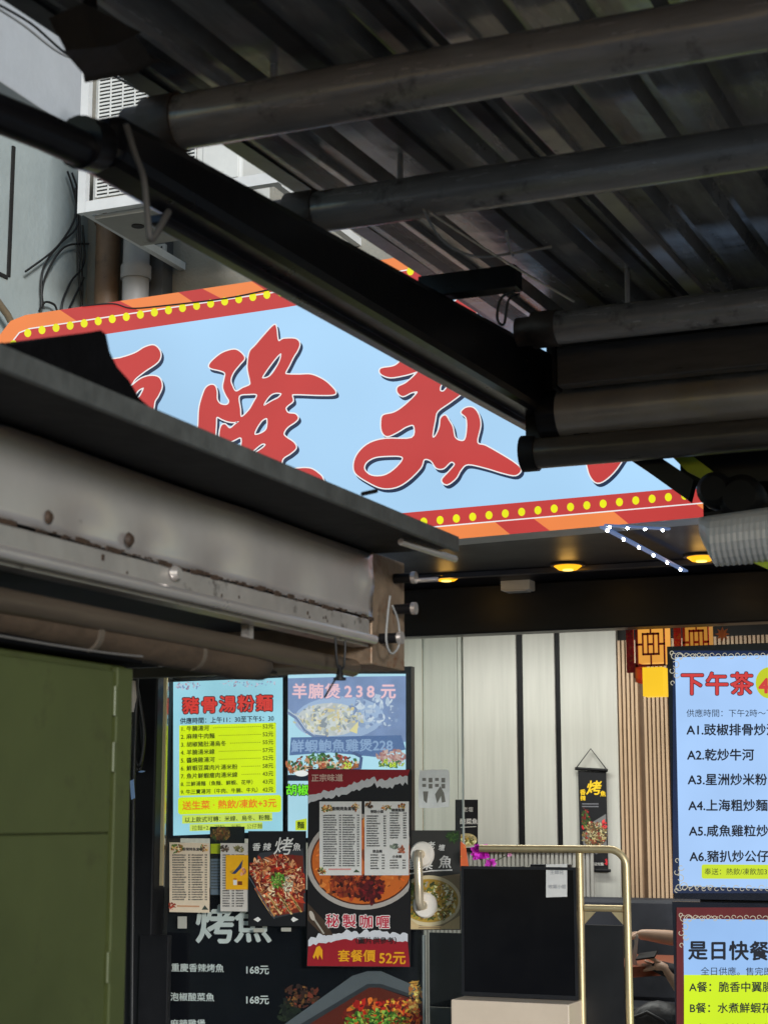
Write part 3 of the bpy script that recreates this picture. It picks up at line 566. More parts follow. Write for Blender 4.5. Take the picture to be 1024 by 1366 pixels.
d.poly([(410, 1205), (436, 1232), (444, 1248), (430, 1248), (410, 1228)], P((70, 54, 40)), 1.7); d.line([(413, 1216), (420, 1228), (432, 1246)], 2.2, P((170, 164, 150)), 2); d.ell(416, 1222, 3, 7, P((190, 180, 164)), 2.1, rot=-.4)
d.build('food_photo', SH)
d = Draw(YF - .020); d.text('正宗味道', 415, 1038, 10.6, P((224, 190, 170)), 5, .03, -.01)
for i, ch in enumerate('秘製咖喱'): x = 434 + i * 22.3; d.text(ch, x, 1228.5 + i * .6, 19, paper, 5, .09); d.text(ch, x, 1228.5 + i * .6, 19, P((190, 30, 60)), 6, .02)
d.text('（圖片供參考）', 468, 1255, 9.6, P((30, 26, 26)), 5, .02); d.text('套餐價', 450, 1275.5, 17, P((226, 160, 24)), 5, .025); d.text('52元', 505, 1278, 18.5, P((226, 160, 24)), 5, .03, wx=.98)
d.poly([(417, 1277), (422, 1264), (426, 1262), (430, 1268), (430, 1281), (426, 1274), (424, 1281), (421, 1275), (419, 1280)], P((226, 160, 24)), 5); d.build('lettering', SH)
for x0, lb, sd in ((426, 'white price list sheet on the left of the curry poster', 61), (486, 'white price list sheet on the right of the curry poster', 62)):
    x1 = x0 + (56 if sd == 61 else 59); y0 = 1069.5
    t = sheet('menu_sheet', YF - .027, x0, y0, x1, 1168, paper, lb, 'menu sheet', 'price list sheets on the glass', 0., 0); d = Draw(YF - .027)
    if sd == 61:
        d.blobs(436, 1079, 7, 5, FC, 20, 2, (1, 3), 63); d.blobs(474, 1076, 5, 4, FC, 14, 2, (1, 3), 64); d.text('香辣烤魚套餐', 442, 1079, 5.4, ink2, 2, .05)
        menu_lines(d, 431, 1088, 479, 1156, 3.2, ((0, .4, 0), (.44, .5, 1), (.54, .9, 0), (.94, 1, 1)), 2, 9); d.blobs(430, 1162, 5, 4, FC, 14, 2, (1, 2.6), 65); d.poly([(471, 1164), (475, 1160), (480, 1164)], P((70, 90, 60)), 2); d.rect(438, 1159, 468, 1161, P((224, 150, 140)), 2)
    else:
        d.blobs(493, 1075, 5, 4, [(60, 50, 40), (140, 100, 60)], 14, 2, (1, 2.6), 66); d.blobs(515, 1077, 6, 3, FC, 12, 2, (1, 2.4), 67); d.blobs(536, 1076, 5, 3, FC, 12, 2, (1, 2.4), 68)
        menu_lines(d, 489, 1089, 515, 1130, 3.3, ((0, .68, 0), (.86, 1, 1)), 2, 10); menu_lines(d, 520, 1085, 542, 1118, 3.3, ((0, .62, 0), (.8, 1, 1)), 2, 11); menu_lines(d, 494, 1141, 513, 1160, 3.6, ((0, .6, 0), (.8, 1, 1)), 2, 12); menu_lines(d, 520, 1148, 541, 1160, 3.4, ((0, .6, 0), (.8, 1, 1)), 2, 13)
        d.text('粥粉小菜', 494, 1083, 4.4, ink2, 2, .05); d.text('碟頭飯類', 522, 1081, 4.4, ink2, 2, .05); d.text('飲品類', 497, 1136, 4.2, ink2, 2, .05); d.text('小食類', 523, 1143, 4.2, ink2, 2, .05)
        d.blobs(526, 1130, 5, 4, [(90, 100, 90), (140, 150, 130)], 14, 2, (1, 2.6), 69); d.blobs(536, 1134, 5, 5, [(180, 110, 80), (150, 80, 50)], 14, 2, (1, 2.6), 70)
    d.build('print', SH)
# pickled fish poster on the door
t = sheet('soup_poster', YF - .013, 530, 1108, 614, 1241, P((58, 56, 52)), 'grey poster of a yellow fish soup bowl behind the door handle', 'poster', None, .0)
d = Draw(YF - .013); d.blobs(604, 1116, 9, 7, [(50, 80, 36), (70, 100, 44), (36, 60, 30)], 40, 2, (1.2, 3), 71, 3, clip=(590, 1109, 613, 1130)); d.poly([(531, 1182), (540, 1176), (613, 1166), (613, 1240), (545, 1240), (533, 1215)], P((150, 130, 96)), 1.2)
bw = lambda rx, ry: [(max(530.5, min(613.5, 572 + rx * math.cos(a))), 1202 + ry * math.sin(a)) for a in [2 * math.pi * k / 40 for k in range(40)]]
d.poly(bw(43, 34), P((216, 200, 160)), 1.5); d.poly(bw(39, 29), P((186, 150, 60)), 1.7)
d.blobs(572, 1202, 36, 26, [(206, 176, 80), (180, 140, 50), (226, 210, 150), (236, 226, 190), (120, 130, 50), (150, 110, 40), (90, 100, 50)], 170, 2, (2, 4.5), 72, 2, clip=(532, 1170, 612, 1234))
d.poly([(533, 1216), (545, 1240), (613, 1240), (613, 1222), (590, 1236), (560, 1236)], P((206, 180, 132)), 4); d.line([(558, 1238), (588, 1238)], 1.4, P((160, 130, 90)), 5); d.build('food_photo', SH)
d = Draw(YF - .013)
for i, (ch, x, y, s_) in enumerate((('老', 569, 1128, 11), ('壇', 584, 1131, 9), ('酸', 541, 1153, 16), ('菜', 561, 1153, 16), ('魚', 584, 1150, 18))): d.text(ch, x, y, s_, paper, 6, .02, shear=.12)
d.line([(546, 1166), (575, 1162), (603, 1161)], 1.6, paper, 6); d.build('lettering', SH)
# small black poster inside
t = sheet('soup_poster', 10.0, 607, 1067, 637, 1128, P((30, 30, 32)), 'small black fish soup poster on the grey panels inside', 'poster')
d = Draw(10.0); d.text('老壇', 617, 1080, 7, paper, 3, .02); d.text('酸菜魚', 613, 1096, 8, paper, 3, .03); d.line([(614, 1104), (635, 1103)], .9, paper, 3); d.ell(622, 1121, 14, 9, P((196, 180, 130)), 2); d.blobs(622, 1121, 11, 7, [(190, 150, 60), (120, 120, 50), (226, 210, 150)], 30, 3, (1.2, 3), 74, clip=(608, 1112, 636, 1127)); d.build('print', SH)

# ================================================================== RIGHT HAND SCREENS
c4 = YF - .14
s3 = screen('menu_screen', c4, 898, 868, 1075, 1192, 'upper lit blue afternoon tea menu screen with curly gold border', 9)
d = Draw(c4); d.rect(897, 868, 1075, 1192, E((26, 44, 84), .7, .3, 4), 1); d.tess(shape2d([[(900, 877), (1075, 873), (1075, 1188), (906, 1182)]]), E((168, 204, 250), 1.0, .05), 2)
d.ell(1026, 911, 18.5, 21, E((196, 208, 40), .95), 3); d.poly(rrect(935.5, 1153.5, 1080, 1172.5, 3, .005), E((202, 226, 40)), 3)
DP = d.build('display', s3)
d = Draw(c4); gc = E((206, 200, 178), .85)
def ornate(d, x0, y0, x1, y1, slx=0.):
    L = 4
    for k in range(9):
        x = x0 + 8 + k * 17; d.curl(x, y0 + 1, 4, 3.3, 8.6, gc, L, .9); d.curl(x + 8, y0 - 1, 3, .2, -5, gc, L, .8); d.curl(x + slx * (y1 - y0), y1 + 1, 4, -.4, -5.2, gc, L, .9); d.curl(x + 8 + slx * (y1 - y0), y1 + 2, 3, .4, 5.2, gc, L, .8)
    for (y, s_) in ((y0, 1), (y1, -1)):
        xx = x0 + slx * (y - y0)
        for k, (dx, dy, r) in enumerate(((0, 0, 5), (-3, -4, 3), (7, 1, 6), (2, 12, 5), (-3, 20, 4), (3, 26, 4), (-2, 36, 3))): d.curl(xx + dx, y + s_ * dy, r, k * 1.3, k * 1.3 + 5.2, gc, L, 1.0)
        for k in range(4): d.line([(xx + 10 + k * 9, y - 3), (xx + 15 + k * 9, y + 2), (xx + 19 + k * 9, y - 2)], .9, gc, L)
ornate(d, 899, 875, 1070, 1184, .02); d.build('ornate_border', DP)
d = Draw(c4); tred, tdk, tn = E((206, 62, 62)), E((60, 22, 30), .7), E((22, 28, 44), .7)
for i, ch in enumerate('下午茶'): x = 907 + i * 33; d.text(ch, x, 912, 32, tdk, 4, .065, shear=.0); d.text(ch, x, 912, 32, tred, 5, .03)
d.text('4', 1012, 914, 27, tred, 5, .05); d.text('2', 1030, 914, 27, tred, 5, .05)
d.text('供應時間：下午2時～下午5時', 915, 951.5, 11.2, tn, 4, .012)
for i, (t_, y) in enumerate((('A1.豉椒排骨炒河', 973.5), ('A2.乾炒牛河', 1007), ('A3.星洲炒米粉', 1040), ('A4.上海粗炒麵', 1074.5), ('A5.咸魚雞粒炒飯', 1108.5), ('A6.豬扒炒公仔麵', 1142.5))): d.text(t_, 915.5 + i * .8, y, 16.6, tn, 4, .03)
d.text('奉送：熱飲/凍飲加3元', 939, 1163, 9.6, tn, 5, .012); d.build('lettering', DP)
s4 = screen('menu_screen', c4, 902, 1211, 1075, 1500, 'lower lit daily set meal menu screen with red border', 6)
d = Draw(c4); d.rect(902, 1211, 1075, 1500, E((104, 28, 32), .8, .2, 5), 1); d.tess(shape2d([[(911, 1226), (1075, 1228), (1075, 1500), (914, 1500)]]), E((150, 190, 240), 1.0, .06), 2)
d.rect(912, 1301, 1075, 1500, E((208, 240, 20), 1.0, .04), 3); DP = d.build('display', s4)
d = Draw(c4); ornate(d, 911, 1225, 1070, 1560, 0.); d.build('ornate_border', DP)
d = Draw(c4)
for i, ch in enumerate('是日快餐'): d.text(ch, 917 + i * 27.3, 1268 + i * .3, 27, tn, 5, .035)
d.text('全日供應。售完即止', 934, 1296, 12, tn, 5, .012, .005); d.text('A餐：脆香中翼腸仔', 919, 1317, 14.6, tn, 5, .022); d.text('B餐：水煮鮮蝦花甲', 919, 1345, 14.6, tn, 5, .022); d.text('C餐：香煎豬扒飯', 919, 1373, 14.6, tn, 5, .022); d.build('lettering', DP)
# post that carries both screens
a = PY(905, 1100, c4 + .1); b = PY(1000, 1100, c4 + .1)
m = MB(); m.box((a.x + .1, c4 + .07, 0), (b.x + .3, c4 + .13, PY(950, 870, c4).z), black_paint); tag(m.build('screen_stand', None, .004, loc=(a.x + .25, c4 + .1, 0)), 'black stand behind the two right hand menu screens', 'stand')

# ================================================================== INSIDE THE DOORWAY
# hanging scroll
YB = YI - .06
t = thing('hanging_scroll', PY(788, 1163, YB), 'black hanging scroll banner with yellow grilled fish lettering on grey wall', 'banner')
m = MB(); m.prism([PY(770.5, 1028, YB), PY(808, 1030, YB), PY(811, 1160, YB), PY(774, 1160, YB)], (0, .004, 0), P((24, 24, 27))); SH = m.build('cloth', t)
m = MB(); m.tube([PY(767, 1025.5, YB - .004), PY(810, 1028, YB - .004)], .011, black_paint, 10); m.tube([PY(772, 1160.5, YB - .004), PY(814, 1162, YB - .004)], .011, black_paint, 10); m.build('rod', t)
m = MB(); ap = PY(787.5, 999, YB); m.tube([PY(768, 1025, YB - .004), ap, PY(809, 1027, YB - .004)], .004, cable_m, 6); m.build('cord', t)
d = Draw(YB); yl = P((236, 196, 40)); d.text('烤', 781, 1051, 20, yl, 3, .03, shear=.15); d.text('香', 773, 1057, 8, yl, 3, .03); d.text('辣', 780.5, 1057, 7, yl, 3, .03) if False else d.text('辣', 773.5, 1065, 7.5, yl, 3, .03); d.text('魚', 800, 1059, 8, yl, 3, .03); d.rect(776, 1072, 798, 1073.5, P((110, 110, 116)), 2); d.rect(776, 1075.5, 798, 1077, P((110, 110, 116)), 2); d.text('歡迎光臨', 787, 1153, 4.5, paper, 2, .03); d.build('lettering', SH)
d = Draw(YB); cl = (775, 1078, 810, 1158); d.blobs(779, 1092, 7, 14, [(60, 90, 40), (160, 30, 40), (90, 50, 40), (40, 60, 30)], 40, 2, (1.5, 3.5), 81, clip=cl)
d.poly([(776, 1115), (790, 1097), (808, 1086), (808, 1108), (809, 1130), (795, 1140), (779, 1134)], P((112, 112, 112)), 1.5); d.blobs(793, 1114, 15, 17, [(120, 100, 60), (90, 70, 44), (160, 140, 90), (60, 60, 40), (180, 170, 130), (130, 50, 40)], 130, 2.2, (1.5, 3.4), 82, 2, clip=cl); d.blobs(792, 1134, 12, 5, [(40, 38, 36), (90, 90, 90), (60, 60, 56)], 30, 3.6, (1.5, 3), 83, clip=cl); d.blobs(806, 1100, 3, 6, [(170, 30, 40), (200, 60, 60)], 14, 4, (1, 2.4), 84, clip=cl); d.blobs(808, 1150, 2, 4, [(190, 40, 50)], 8, 4, (1, 2.2), 85, clip=cl); d.build('food_photo', SH)

# gold frame partition
yG = YF - .25
def gp(px, py): return PY(px, py, yG)
t = thing('metal_frame', PY(800, 1366, yG), 'gold tubular metal frame with rounded top corner and black infill panel', 'frame')
zT = (gp(700, 1132).z + gp(800, 1134).z) / 2; xE = gp(836, 1200).x; xS = gp(640, 1132).x; r = .085; zQ = gp(800, 1212).z; xM = gp(774.5, 1250).x
arc = [(xE - r + r * math.sin(a), yG, zT - r + r * math.cos(a)) for a in [math.pi / 2 * k / 8 for k in range(9)]]
m = MB(); m.tube([(xS, yG, zT)] + arc + [(xE, yG, .0)], .0185, gold_m, 14); m.build('outer_tube', t)
m = MB(); m.tube([(xM, yG, zT - .019), (xM, yG, 0)], .019, gold_m, 14); m.build('post', t)
m = MB(); m.tube([(xM + .0225, yG, zQ), (xE - .0215, yG, zQ)], .016, gold_m, 12); m.tube([(gp(762, 1212).x, yG, zQ + .005), (xM - .0225, yG, zQ + .005)], .016, gold_m, 12); m.build('cross_bar', t)
m = MB()
for sx, x in ((1, xM + .0225), (-1, xE - .0215)): m.prism([(x, yG - .006, zQ - .018), (x + sx * .055, yG - .006, zQ - .018), (x, yG - .006, zQ - .075)], (0, .012, 0), gold_m)
m.build('gusset', t)
m = MB(); m.box((xM + .024, yG - .006, .05), (xE - .023, yG + .006, zQ - .08), M('infill_board', (.010, .010, .011), .35)); m.build('infill_panel', t)
# black glossy display cabinet on a beige base
yK = YF - .32
a, b = PY(615, 1158, yK), PY(768, 1155, yK); zb2 = PY(700, 1332, yK).z
t = thing('display_case', (a.x / 2 + b.x / 2, yK, zb2), 'large glossy black display case beside the gold frame', 'display case')
m = MB(); m.box((a.x, yK, zb2), (b.x, yK + .07, (a.z + b.z) / 2), M('black_gloss', (.004, .004, .005), .15, spec=.22)); m.build('front_panel', t, bevel=.003)
m = MB(); q0, q1 = PY(708, 1153, yK + .09), PY(760, 1153, yK + .09); m.box((q0.x, yK + .072, zb2 + .2), (q1.x, yK + .12, q0.z), black_paint); m.build('back_box', t, bevel=.005)
fr = M('case_frame', (.010, .010, .012), .35); zc_ = (a.z + b.z) / 2; m = MB()
m.box((a.x, yK - .006, zc_ - .014), (b.x, yK - .001, zc_), fr); m.box((a.x, yK - .006, zb2), (b.x, yK - .001, zb2 + .02), fr); m.box((a.x, yK - .006, zb2 + .021), (a.x + .014, yK - .001, zc_ - .015), fr); m.box((b.x - .014, yK - .006, zb2 + .021), (b.x, yK - .001, zc_ - .015), fr); m.build('bezel', t)
bs = M('beige_laminate', (.60, .49, .37), .45, 0, .06, 5)
m = MB(); m.box((a.x, yK - .16, .0), (b.x + .0, yK + .08, zb2 - .004), bs); o = m.build('base_cabinet', None, .006, loc=(a.x / 2 + b.x / 2, yK, 0)); tag(o, 'beige laminate cabinet carrying the black display case', 'cabinet')
t = sheet('paper_notice', yK - .004, 728, 1153.5, 756, 1197.5, P((214, 212, 206)), 'white paper notice with faint handwriting on the black case', 'notice', None, -.03)
d = Draw(yK - .004); fnt = P((150, 152, 156)); d.text('王師兄', 733, 1164, 6.2, fnt, 2, .0); d.text('收銀小姐', 731, 1183, 6.0, fnt, 2, .0); d.build('handwriting', SH)
# orange card and orchid on the case
yo = yK + .035; zt0 = (a.z + b.z) / 2
m = MB(); m.prism([PY(614, 1162, yo), PY(624.5, 1160, yo), PY(620, 1128, yo), PY(614, 1123, yo)], (0, .01, 0), M('orange_card', (235, 110, 60), .5, 0, .1, 20, stain=((240, 190, 90), 30, .58, .62))); tag(m.build('orange_card', loc=PY(620, 1162, yo)), 'orange printed card standing on the end of the black case', 'card')
t = thing('orchid_plant', PY(642, 1160, yo), 'magenta orchid blooms rising behind the black display case', 'flower')
mg = M('magenta_petal', (225, 50, 215), .5, 0, .25, 30); m = MB()
m.tube([PY(643, 1165, yo + .1), PY(643, 1150, yo + .1), PY(642, 1138, yo + .1)], .005, P((60, 70, 40)), 6); m.tube([PY(650, 1165, yo + .1), PY(655, 1152, yo + .1), PY(678, 1140, yo + .1)], .003, P((70, 80, 50)), 6); m.build('stem', t)
rnd = random.Random(8)
def bloom(px, py, R, n, nm, mat):
    m = MB(); c = PY(px, py, yo + .09)
    for i in range(n):
        a = rnd.uniform(0, 6.28); e = rnd.uniform(-.9, .9); dv = Vector((math.cos(a) * math.cos(e), math.sin(a) * math.cos(e) * .6, math.sin(e))); sdv = dv.cross(Vector((.3, .9, .2))).normalized()
        L = R * rnd.uniform(.7, 1.1); W = R * .4; nn = dv.cross(sdv) * L * .15
        m.mesh([c, c + dv * L * .5 + sdv * W + nn, c + dv * L, c + dv * L * .5 - sdv * W + nn], [(0, 1, 2, 3)], mat)
    m.build(nm, t)
bloom(641, 1137, .055, 60, 'bloom', mg); bloom(654, 1152, .034, 20, 'bloom', M('magenta_petal_b', (225, 70, 210), .5, 0, .25, 30)); bloom(680, 1141, .016, 12, 'bloom', M('pink_petal', (230, 170, 210), .5, 0, .2, 30))

# palace lanterns
def lantern(px0, px1, y0, y1, y2, Y, label, lit):
    a, b, c = PY(px0, y0, Y), PY(px1, y1, Y), PY(px1, y2, Y); cx = (a.x + b.x) / 2; wd = (b.x - a.x) / 2
    t = thing('palace_lantern', (cx, Y, c.z), label, 'lantern', 'chinese lanterns hanging inside')
    redw = M('red_lacquer', (190, 40, 36), .4, 0, .15, 12); m = MB(); m.box((cx - wd * .72, Y - wd * .72, c.z), (cx + wd * .72, Y + wd * .72, b.z - .002), E((250, 200, 40), lit, .06)); m.build('lit_shade', t)
    m = MB(); m.box((cx - wd * .93, Y - wd * .93, b.z + .02), (cx + wd * .93, Y + wd * .93, a.z), E((244, 170, 70), lit * .85, .1)); m.build('upper_shade', t)
    m = MB(); h = a.z - b.z
    def bar(u0, v0, u1, v1, s_):
        for face in range(2):
            x0, x1, z0, z1 = (cx - wd + 2 * wd * u0, cx - wd + 2 * wd * u1, b.z + h * v0, b.z + h * v1)
            if face == 0: m.box((x0, Y - wd - .008, z0), (x1, Y - wd * .935, z1), redw)
            else: m.box((cx - wd - .008, Y - wd + 2 * wd * u0, z0), (cx - wd * .935, Y - wd + 2 * wd * u1, z1), redw)
    e = .045
    for q in ((0, 0, 1, e), (0, 1 - e, 1, 1), (0, 0, e, 1), (1 - e, 0, 1, 1), (.2, .25, .8, .25 + e), (.2, .7, .8, .7 + e), (.2, .25, .2 + e, .75), (.755, .25, .8, .745), (.48, 0, .525, .25), (.48, .745, .525, 1), (0, .47, .2, .515), (.8, .47, 1, .515), (.38, .25, .42, .75), (.58, .25, .62, .75), (.42, .47, .58, .515)): bar(*q, 0)
    m.build('lattice', t)
    m = MB()
    for k in range(14):
        y = Y - wd + 2 * wd * k / 13; m.box((cx - wd - .016, y - .004, b.z - .06 - .02 * (k % 2)), (cx - wd - .009, y + .004, b.z + .02), redw)
    m.box((cx - wd - .055, Y - wd - .01, b.z - .03), (cx - wd - .018, Y - wd + .01, a.z), M('red_brocade', (190, 34, 44), .7, 0, .5, 40, stain=((190, 120, 50), 60, .55, .6)))
    m.build('fringe', t); m = MB(); m.tube([(cx, Y, a.z), (cx, Y, ZC)], .004, cable_m, 6); m.build('cord', t)
lantern(853, 892, 832, 890, 929, 9.0, 'red lattice lantern with glowing yellow shade at the doorway', 1.0)
lantern(915, 950, 826, 890, 925, 9.3, 'lattice lantern mostly hidden behind the upper right screen', .55)
d = Draw(YF + .06); star = []
for k in range(16): a_ = math.pi * 2 * k / 16; rr_ = 10 if k % 2 == 0 else 5; star.append((963 + rr_ * math.cos(a_), 846 + rr_ * math.sin(a_)))
d.mb.prism([d.at(x, y, 0) for x, y in star], (0, .003, 0), M('orange_foil', (230, 120, 50), .4)); tag(d.build('star_decoration', loc=PY(963, 856, YF + .06)), 'small orange star decoration above the upper right screen', 'decoration')

# bench, table, person
yT = 9.55
bn = thing('wall_bench', (PY(860, 1200, 10.9).x, 10.9, 0), 'dark upholstered bench along the back wall', 'bench'); zbk = PY(860, 1199, 10.95).z
cush = M('dark_upholstery', (.022, .024, .032), .6, 0, .2, 8, .1, 14)
m = MB(); m.box((xi(772), 10.95, .45), (XI1 - .1, 11.08, zbk), cush); m.build('backrest', bn, bevel=.03)
m = MB(); m.box((xi(772), 10.5, .05), (XI1 - .1, 10.945, .46), cush); m.build('seat', bn, bevel=.03)
tx0 = PY(842, 1290, yT).x; tb = thing('dining_table', (tx0 + .4, yT, 0), 'red brown dining table behind the gold frame', 'table')
zTab = PY(870, 1290, yT - .28).z
m = MB(); m.prism([(tx0, yT - .36, zTab), (tx0 + .09, yT - .34, zTab), (tx0 + .22, yT - .12, zTab), (tx0 + .85, yT + .02, zTab), (tx0 + .85, yT + .5, zTab), (tx0 - .1, yT + .5, zTab), (tx0 - .06, yT - .2, zTab)], (0, 0, -.055), M('red_wood', (.30, .075, .035), .3, 0, .25, 4, streak=(1, 8, 8))); m.build('tabletop', tb, bevel=.008)
m = MB(); m.box((tx0 + .35, yT - .05, .03), (tx0 + .45, yT + .05, zTab - .056), black_paint); m.build('pedestal', tb); m = MB(); m.box((tx0 + .15, yT - .25, 0.02), (tx0 + .65, yT + .25, .045), black_paint); m.build('foot', tb)

def skin(name, verts, edges, radii, mat, parent=None, sub=2, root=0):
    me = bpy.data.meshes.new(name); me.from_pydata(verts, edges, []); o = bpy.data.objects.new('tmp', me); COL.objects.link(o)
    o.modifiers.new('s', 'SKIN'); sm = o.modifiers.new('u', 'SUBSURF'); sm.levels = sub
    for i, r in enumerate(radii):
        v = me.skin_vertices[0].data[i]; v.radius = (r, r) if not isinstance(r, tuple) else r; v.use_root = (i == root)
    dg = bpy.context.evaluated_depsgraph_get(); m2 = bpy.data.meshes.new_from_object(o.evaluated_get(dg)); bpy.data.objects.remove(o)
    mb = MB(); mb.mesh([v.co.copy() for v in m2.vertices], [tuple(p.vertices) for p in m2.polygons], mat, True); bpy.data.meshes.remove(m2)
    return mb.build(name, parent)
skinm = M('skin', (.62, .40, .28), .5, 0, .06, 20); shirt = M('grey_shirt', (.05, .05, .055), .8, 0, .15, 12, .15, 30); hairm = M('dark_hair', (.015, .011, .009), .5, 0, .3, 30)
xp = tx0 + .98; yp = yT - .02
pr = thing('person', (xp, yp, 0), 'seated diner in dark clothes leaning forearms on red table, holding a phone', 'person')
def V(x, y, z): return Vector((xp + x, yp + y, z))
handA = PY(858, 1247, yT - .12); handB = PY(887, 1291, yT - .24)     # wrists
eA, eB = PY(915, 1254, yT - .02), PY(925, 1345, yT - .26)             # elbows
vs = [V(0, 0, .58), V(-.02, 0, .78), V(-.05, 0, 1.0), V(-.08, 0, 1.13), V(-.10, 0, 1.22), V(-.13, 0, 1.34), V(-.15, 0, 1.44)]
rs = [(.16, .13), (.15, .12), (.16, .12), (.12, .10), .055, .085, .07]; ed = [(i, i + 1) for i in range(6)]
def chain(start, pts, radii):
    i = start
    for p, r in zip(pts, radii): vs.append(p); rs.append(r); ed.append((i, len(vs) - 1)); i = len(vs) - 1
    return i
chain(3, [V(-.08, .17, 1.12), (V(-.08, .17, 1.12) + eA) / 2, eA, handA * .5 + eA * .5, handA, handA + Vector((-.035, 0, -.004))], [.06, .048, .044, .042, .030, (.036, .026)])
chain(3, [V(-.08, -.17, 1.12), (V(-.08, -.17, 1.12) + eB) / 2, eB, handB * .5 + eB * .5, handB, handB + Vector((-.03, .0, .008)), handB + Vector((-.062, .0, .010))], [.06, .045, .042, .036, .027, (.036, .022), (.034, .018)])
chain(0, [V(-.12, .1, .55), V(-.46, .12, .55), V(-.44, .12, .12), V(-.54, .12, .06)], [.09, .065, .05, .04]); chain(0, [V(-.12, -.1, .55), V(-.46, -.12, .55), V(-.44, -.12, .12), V(-.54, -.12, .06)], [.09, .065, .05, .04])
skin('body', vs, ed, rs, skinm, pr)
# clothing shells
def shell(name, keep, mat):
    idx = sorted({i for e in keep for i in e}); mp_ = {a: b for b, a in enumerate(idx)}
    return skin(name, [vs[i] for i in idx], [(mp_[a], mp_[b]) for a, b in keep], [tuple((q * 1.12 + .006) for q in rs[i]) if isinstance(rs[i], tuple) else rs[i] * 1.15 + .006 for i in idx], mat, pr, 2, 0)
shell('shirt', [(0, 1), (1, 2), (2, 3), (3, 7), (7, 8), (3, 13), (13, 14)], shirt)
shell('trousers', [(0, 19), (19, 20), (20, 21), (0, 23), (23, 24), (24, 25)], M('dark_trousers', (.02, .02, .026), .8, 0, .2, 10, .2, 20))
hp = V(-.15, 0, 1.47); m = MB(); hv, hf = [], []
for i in range(9):
    th = math.pi * i / 8 * .62
    for k in range(16): q = 2 * math.pi * k / 16; hv.append(hp + Vector((.022 + .098 * math.sin(th) * math.cos(q), .088 * math.sin(th) * math.sin(q), .012 + .098 * math.cos(th))))
for i in range(8):
    for k in range(16): hf.append((i * 16 + k, i * 16 + (k + 1) % 16, (i + 1) * 16 + (k + 1) % 16, (i + 1) * 16 + k))
m.mesh(hv, hf, hairm, True); m.tube([hp + Vector((.06, 0, .02)), hp + Vector((.09, 0, -.12)), hp + Vector((.07, 0, -.26))], [.07, .075, .04], hairm, 12); m.build('hair', pr)
m = MB()
for sy in (-1, 1): m.tube([hp + Vector((-.078, sy * .03, -.03)), hp + Vector((-.090, sy * .03, -.03))], [.010, .004], P((30, 22, 20)), 8)
m.build('eye', pr); m = MB(); m.tube([hp + Vector((-.075, 0, -.02)), hp + Vector((-.10, 0, -.055)), hp + Vector((-.075, 0, -.062))], [.008, .012, .010], skinm, 8); m.build('nose', pr); m = MB(); m.tube([hp + Vector((-.078, -.02, -.092)), hp + Vector((-.086, 0, -.092)), hp + Vector((-.078, .02, -.092))], .005, P((150, 70, 66)), 6); m.build('mouth', pr)
def fingers(wr, dirs, thumb, nm, off=.045, tl=1.):
    for k, (dv, L, bend) in enumerate(dirs):
        b = wr + Vector((-off, .0, 0)) + Vector(((0, .022 - k * .015, .004 - k * .006))); dv = Vector(dv).normalized(); bd = Vector(bend)
        p1 = b + dv * L * .45; p2 = p1 + (dv + bd * .5).normalized() * L * .32; p3 = p2 + (dv + bd).normalized() * L * .25
        skin('finger', [b - dv * .02, b, p1, p2, p3], [(0, 1), (1, 2), (2, 3), (3, 4)], [.010, .0098, .009, .0082, .007], skinm, pr, 1)
    b = wr + Vector((-.02, .0, .012)); tv = Vector(thumb).normalized(); skin('thumb', [b, b + tv * .035 * tl, b + tv * .06 * tl + Vector((-.006, 0, -.003))], [(0, 1), (1, 2)], [.012, .0105, .008], skinm, pr, 1)
fingers(handA, [((-1, .15, -.1), .06, (.4, 0, -1.4)), ((-1, .05, -.2), .064, (.5, 0, -1.4)), ((-1, -.05, -.3), .06, (.6, 0, -1.4)), ((-1, -.1, -.45), .05, (.6, 0, -1.3))], (-.7, -.5, -.5), 'a')
fingers(handB + Vector((0, 0, .006)), [((-1, .3, .25), .066, (0, .6, .2)), ((-1, .15, .05), .074, (.1, .6, .1)), ((-1, .0, -.12), .070, (.1, .5, .1)), ((-1, -.1, -.25), .056, (.1, .4, .1))], (-.85, -.15, .45), 'b', .068, 1.35)
pc = handB + Vector((-.100, .006, .058))
t = thing('mobile_phone', pc, 'black mobile phone tilted in the diner\'s hand', 'phone'); m = MB(); ax = Vector((-.9, .1, -.15)).normalized(); ay = Vector((.1, .8, .35)).normalized(); az = ax.cross(ay).normalized(); ay = az.cross(ax)
q = [pc + ax * sx * .055 + ay * sy * .036 for sx, sy in ((-1, -1), (1, -1), (1, 1), (-1, 1))]; m.hexa([p - az * .005 for p in q] + [p + az * .005 for p in q], black_paint); m.build('case', t, bevel=.004)
m = MB(); q = [pc + ax * sx * .05 + ay * sy * .032 for sx, sy in ((-1, -1), (1, -1), (1, 1), (-1, 1))]; m.hexa([p + az * .0052 for p in q] + [p + az * .006 for p in q], P((60, 62, 70), .1)); m.build('screen_glass', t)
p0 = PY(847, 1302, yT - .2); p0.z = zTab
t = thing('paper_menu', p0, 'white folded card standing on the red table by the hand', 'card'); yq = yT - .2; m = MB(); m.prism([PY(848.5, 1246, yq), PY(851, 1249, yq), PY(849, 1272, yq), PY(848, 1301, yq), PY(842, 1302, yq), PY(843.5, 1270, yq)], (0, .006, 0), P((222, 218, 210))); m.build('front_leaf', t)
m = MB(); m.prism([PY(846, 1250, yq + .01), PY(848, 1272, yq + .01), PY(851, 1300, yq + .03), PY(845, 1301, yq + .01)], (0, .003, 0), P((190, 188, 180))); m.build('rear_leaf', t)
p0 = PY(875, 1360, 9.1); t = thing('dark_bag', (p0.x, 9.15, .0), 'dark grey soft bag on a stool below the red table', 'bag'); m = MB()
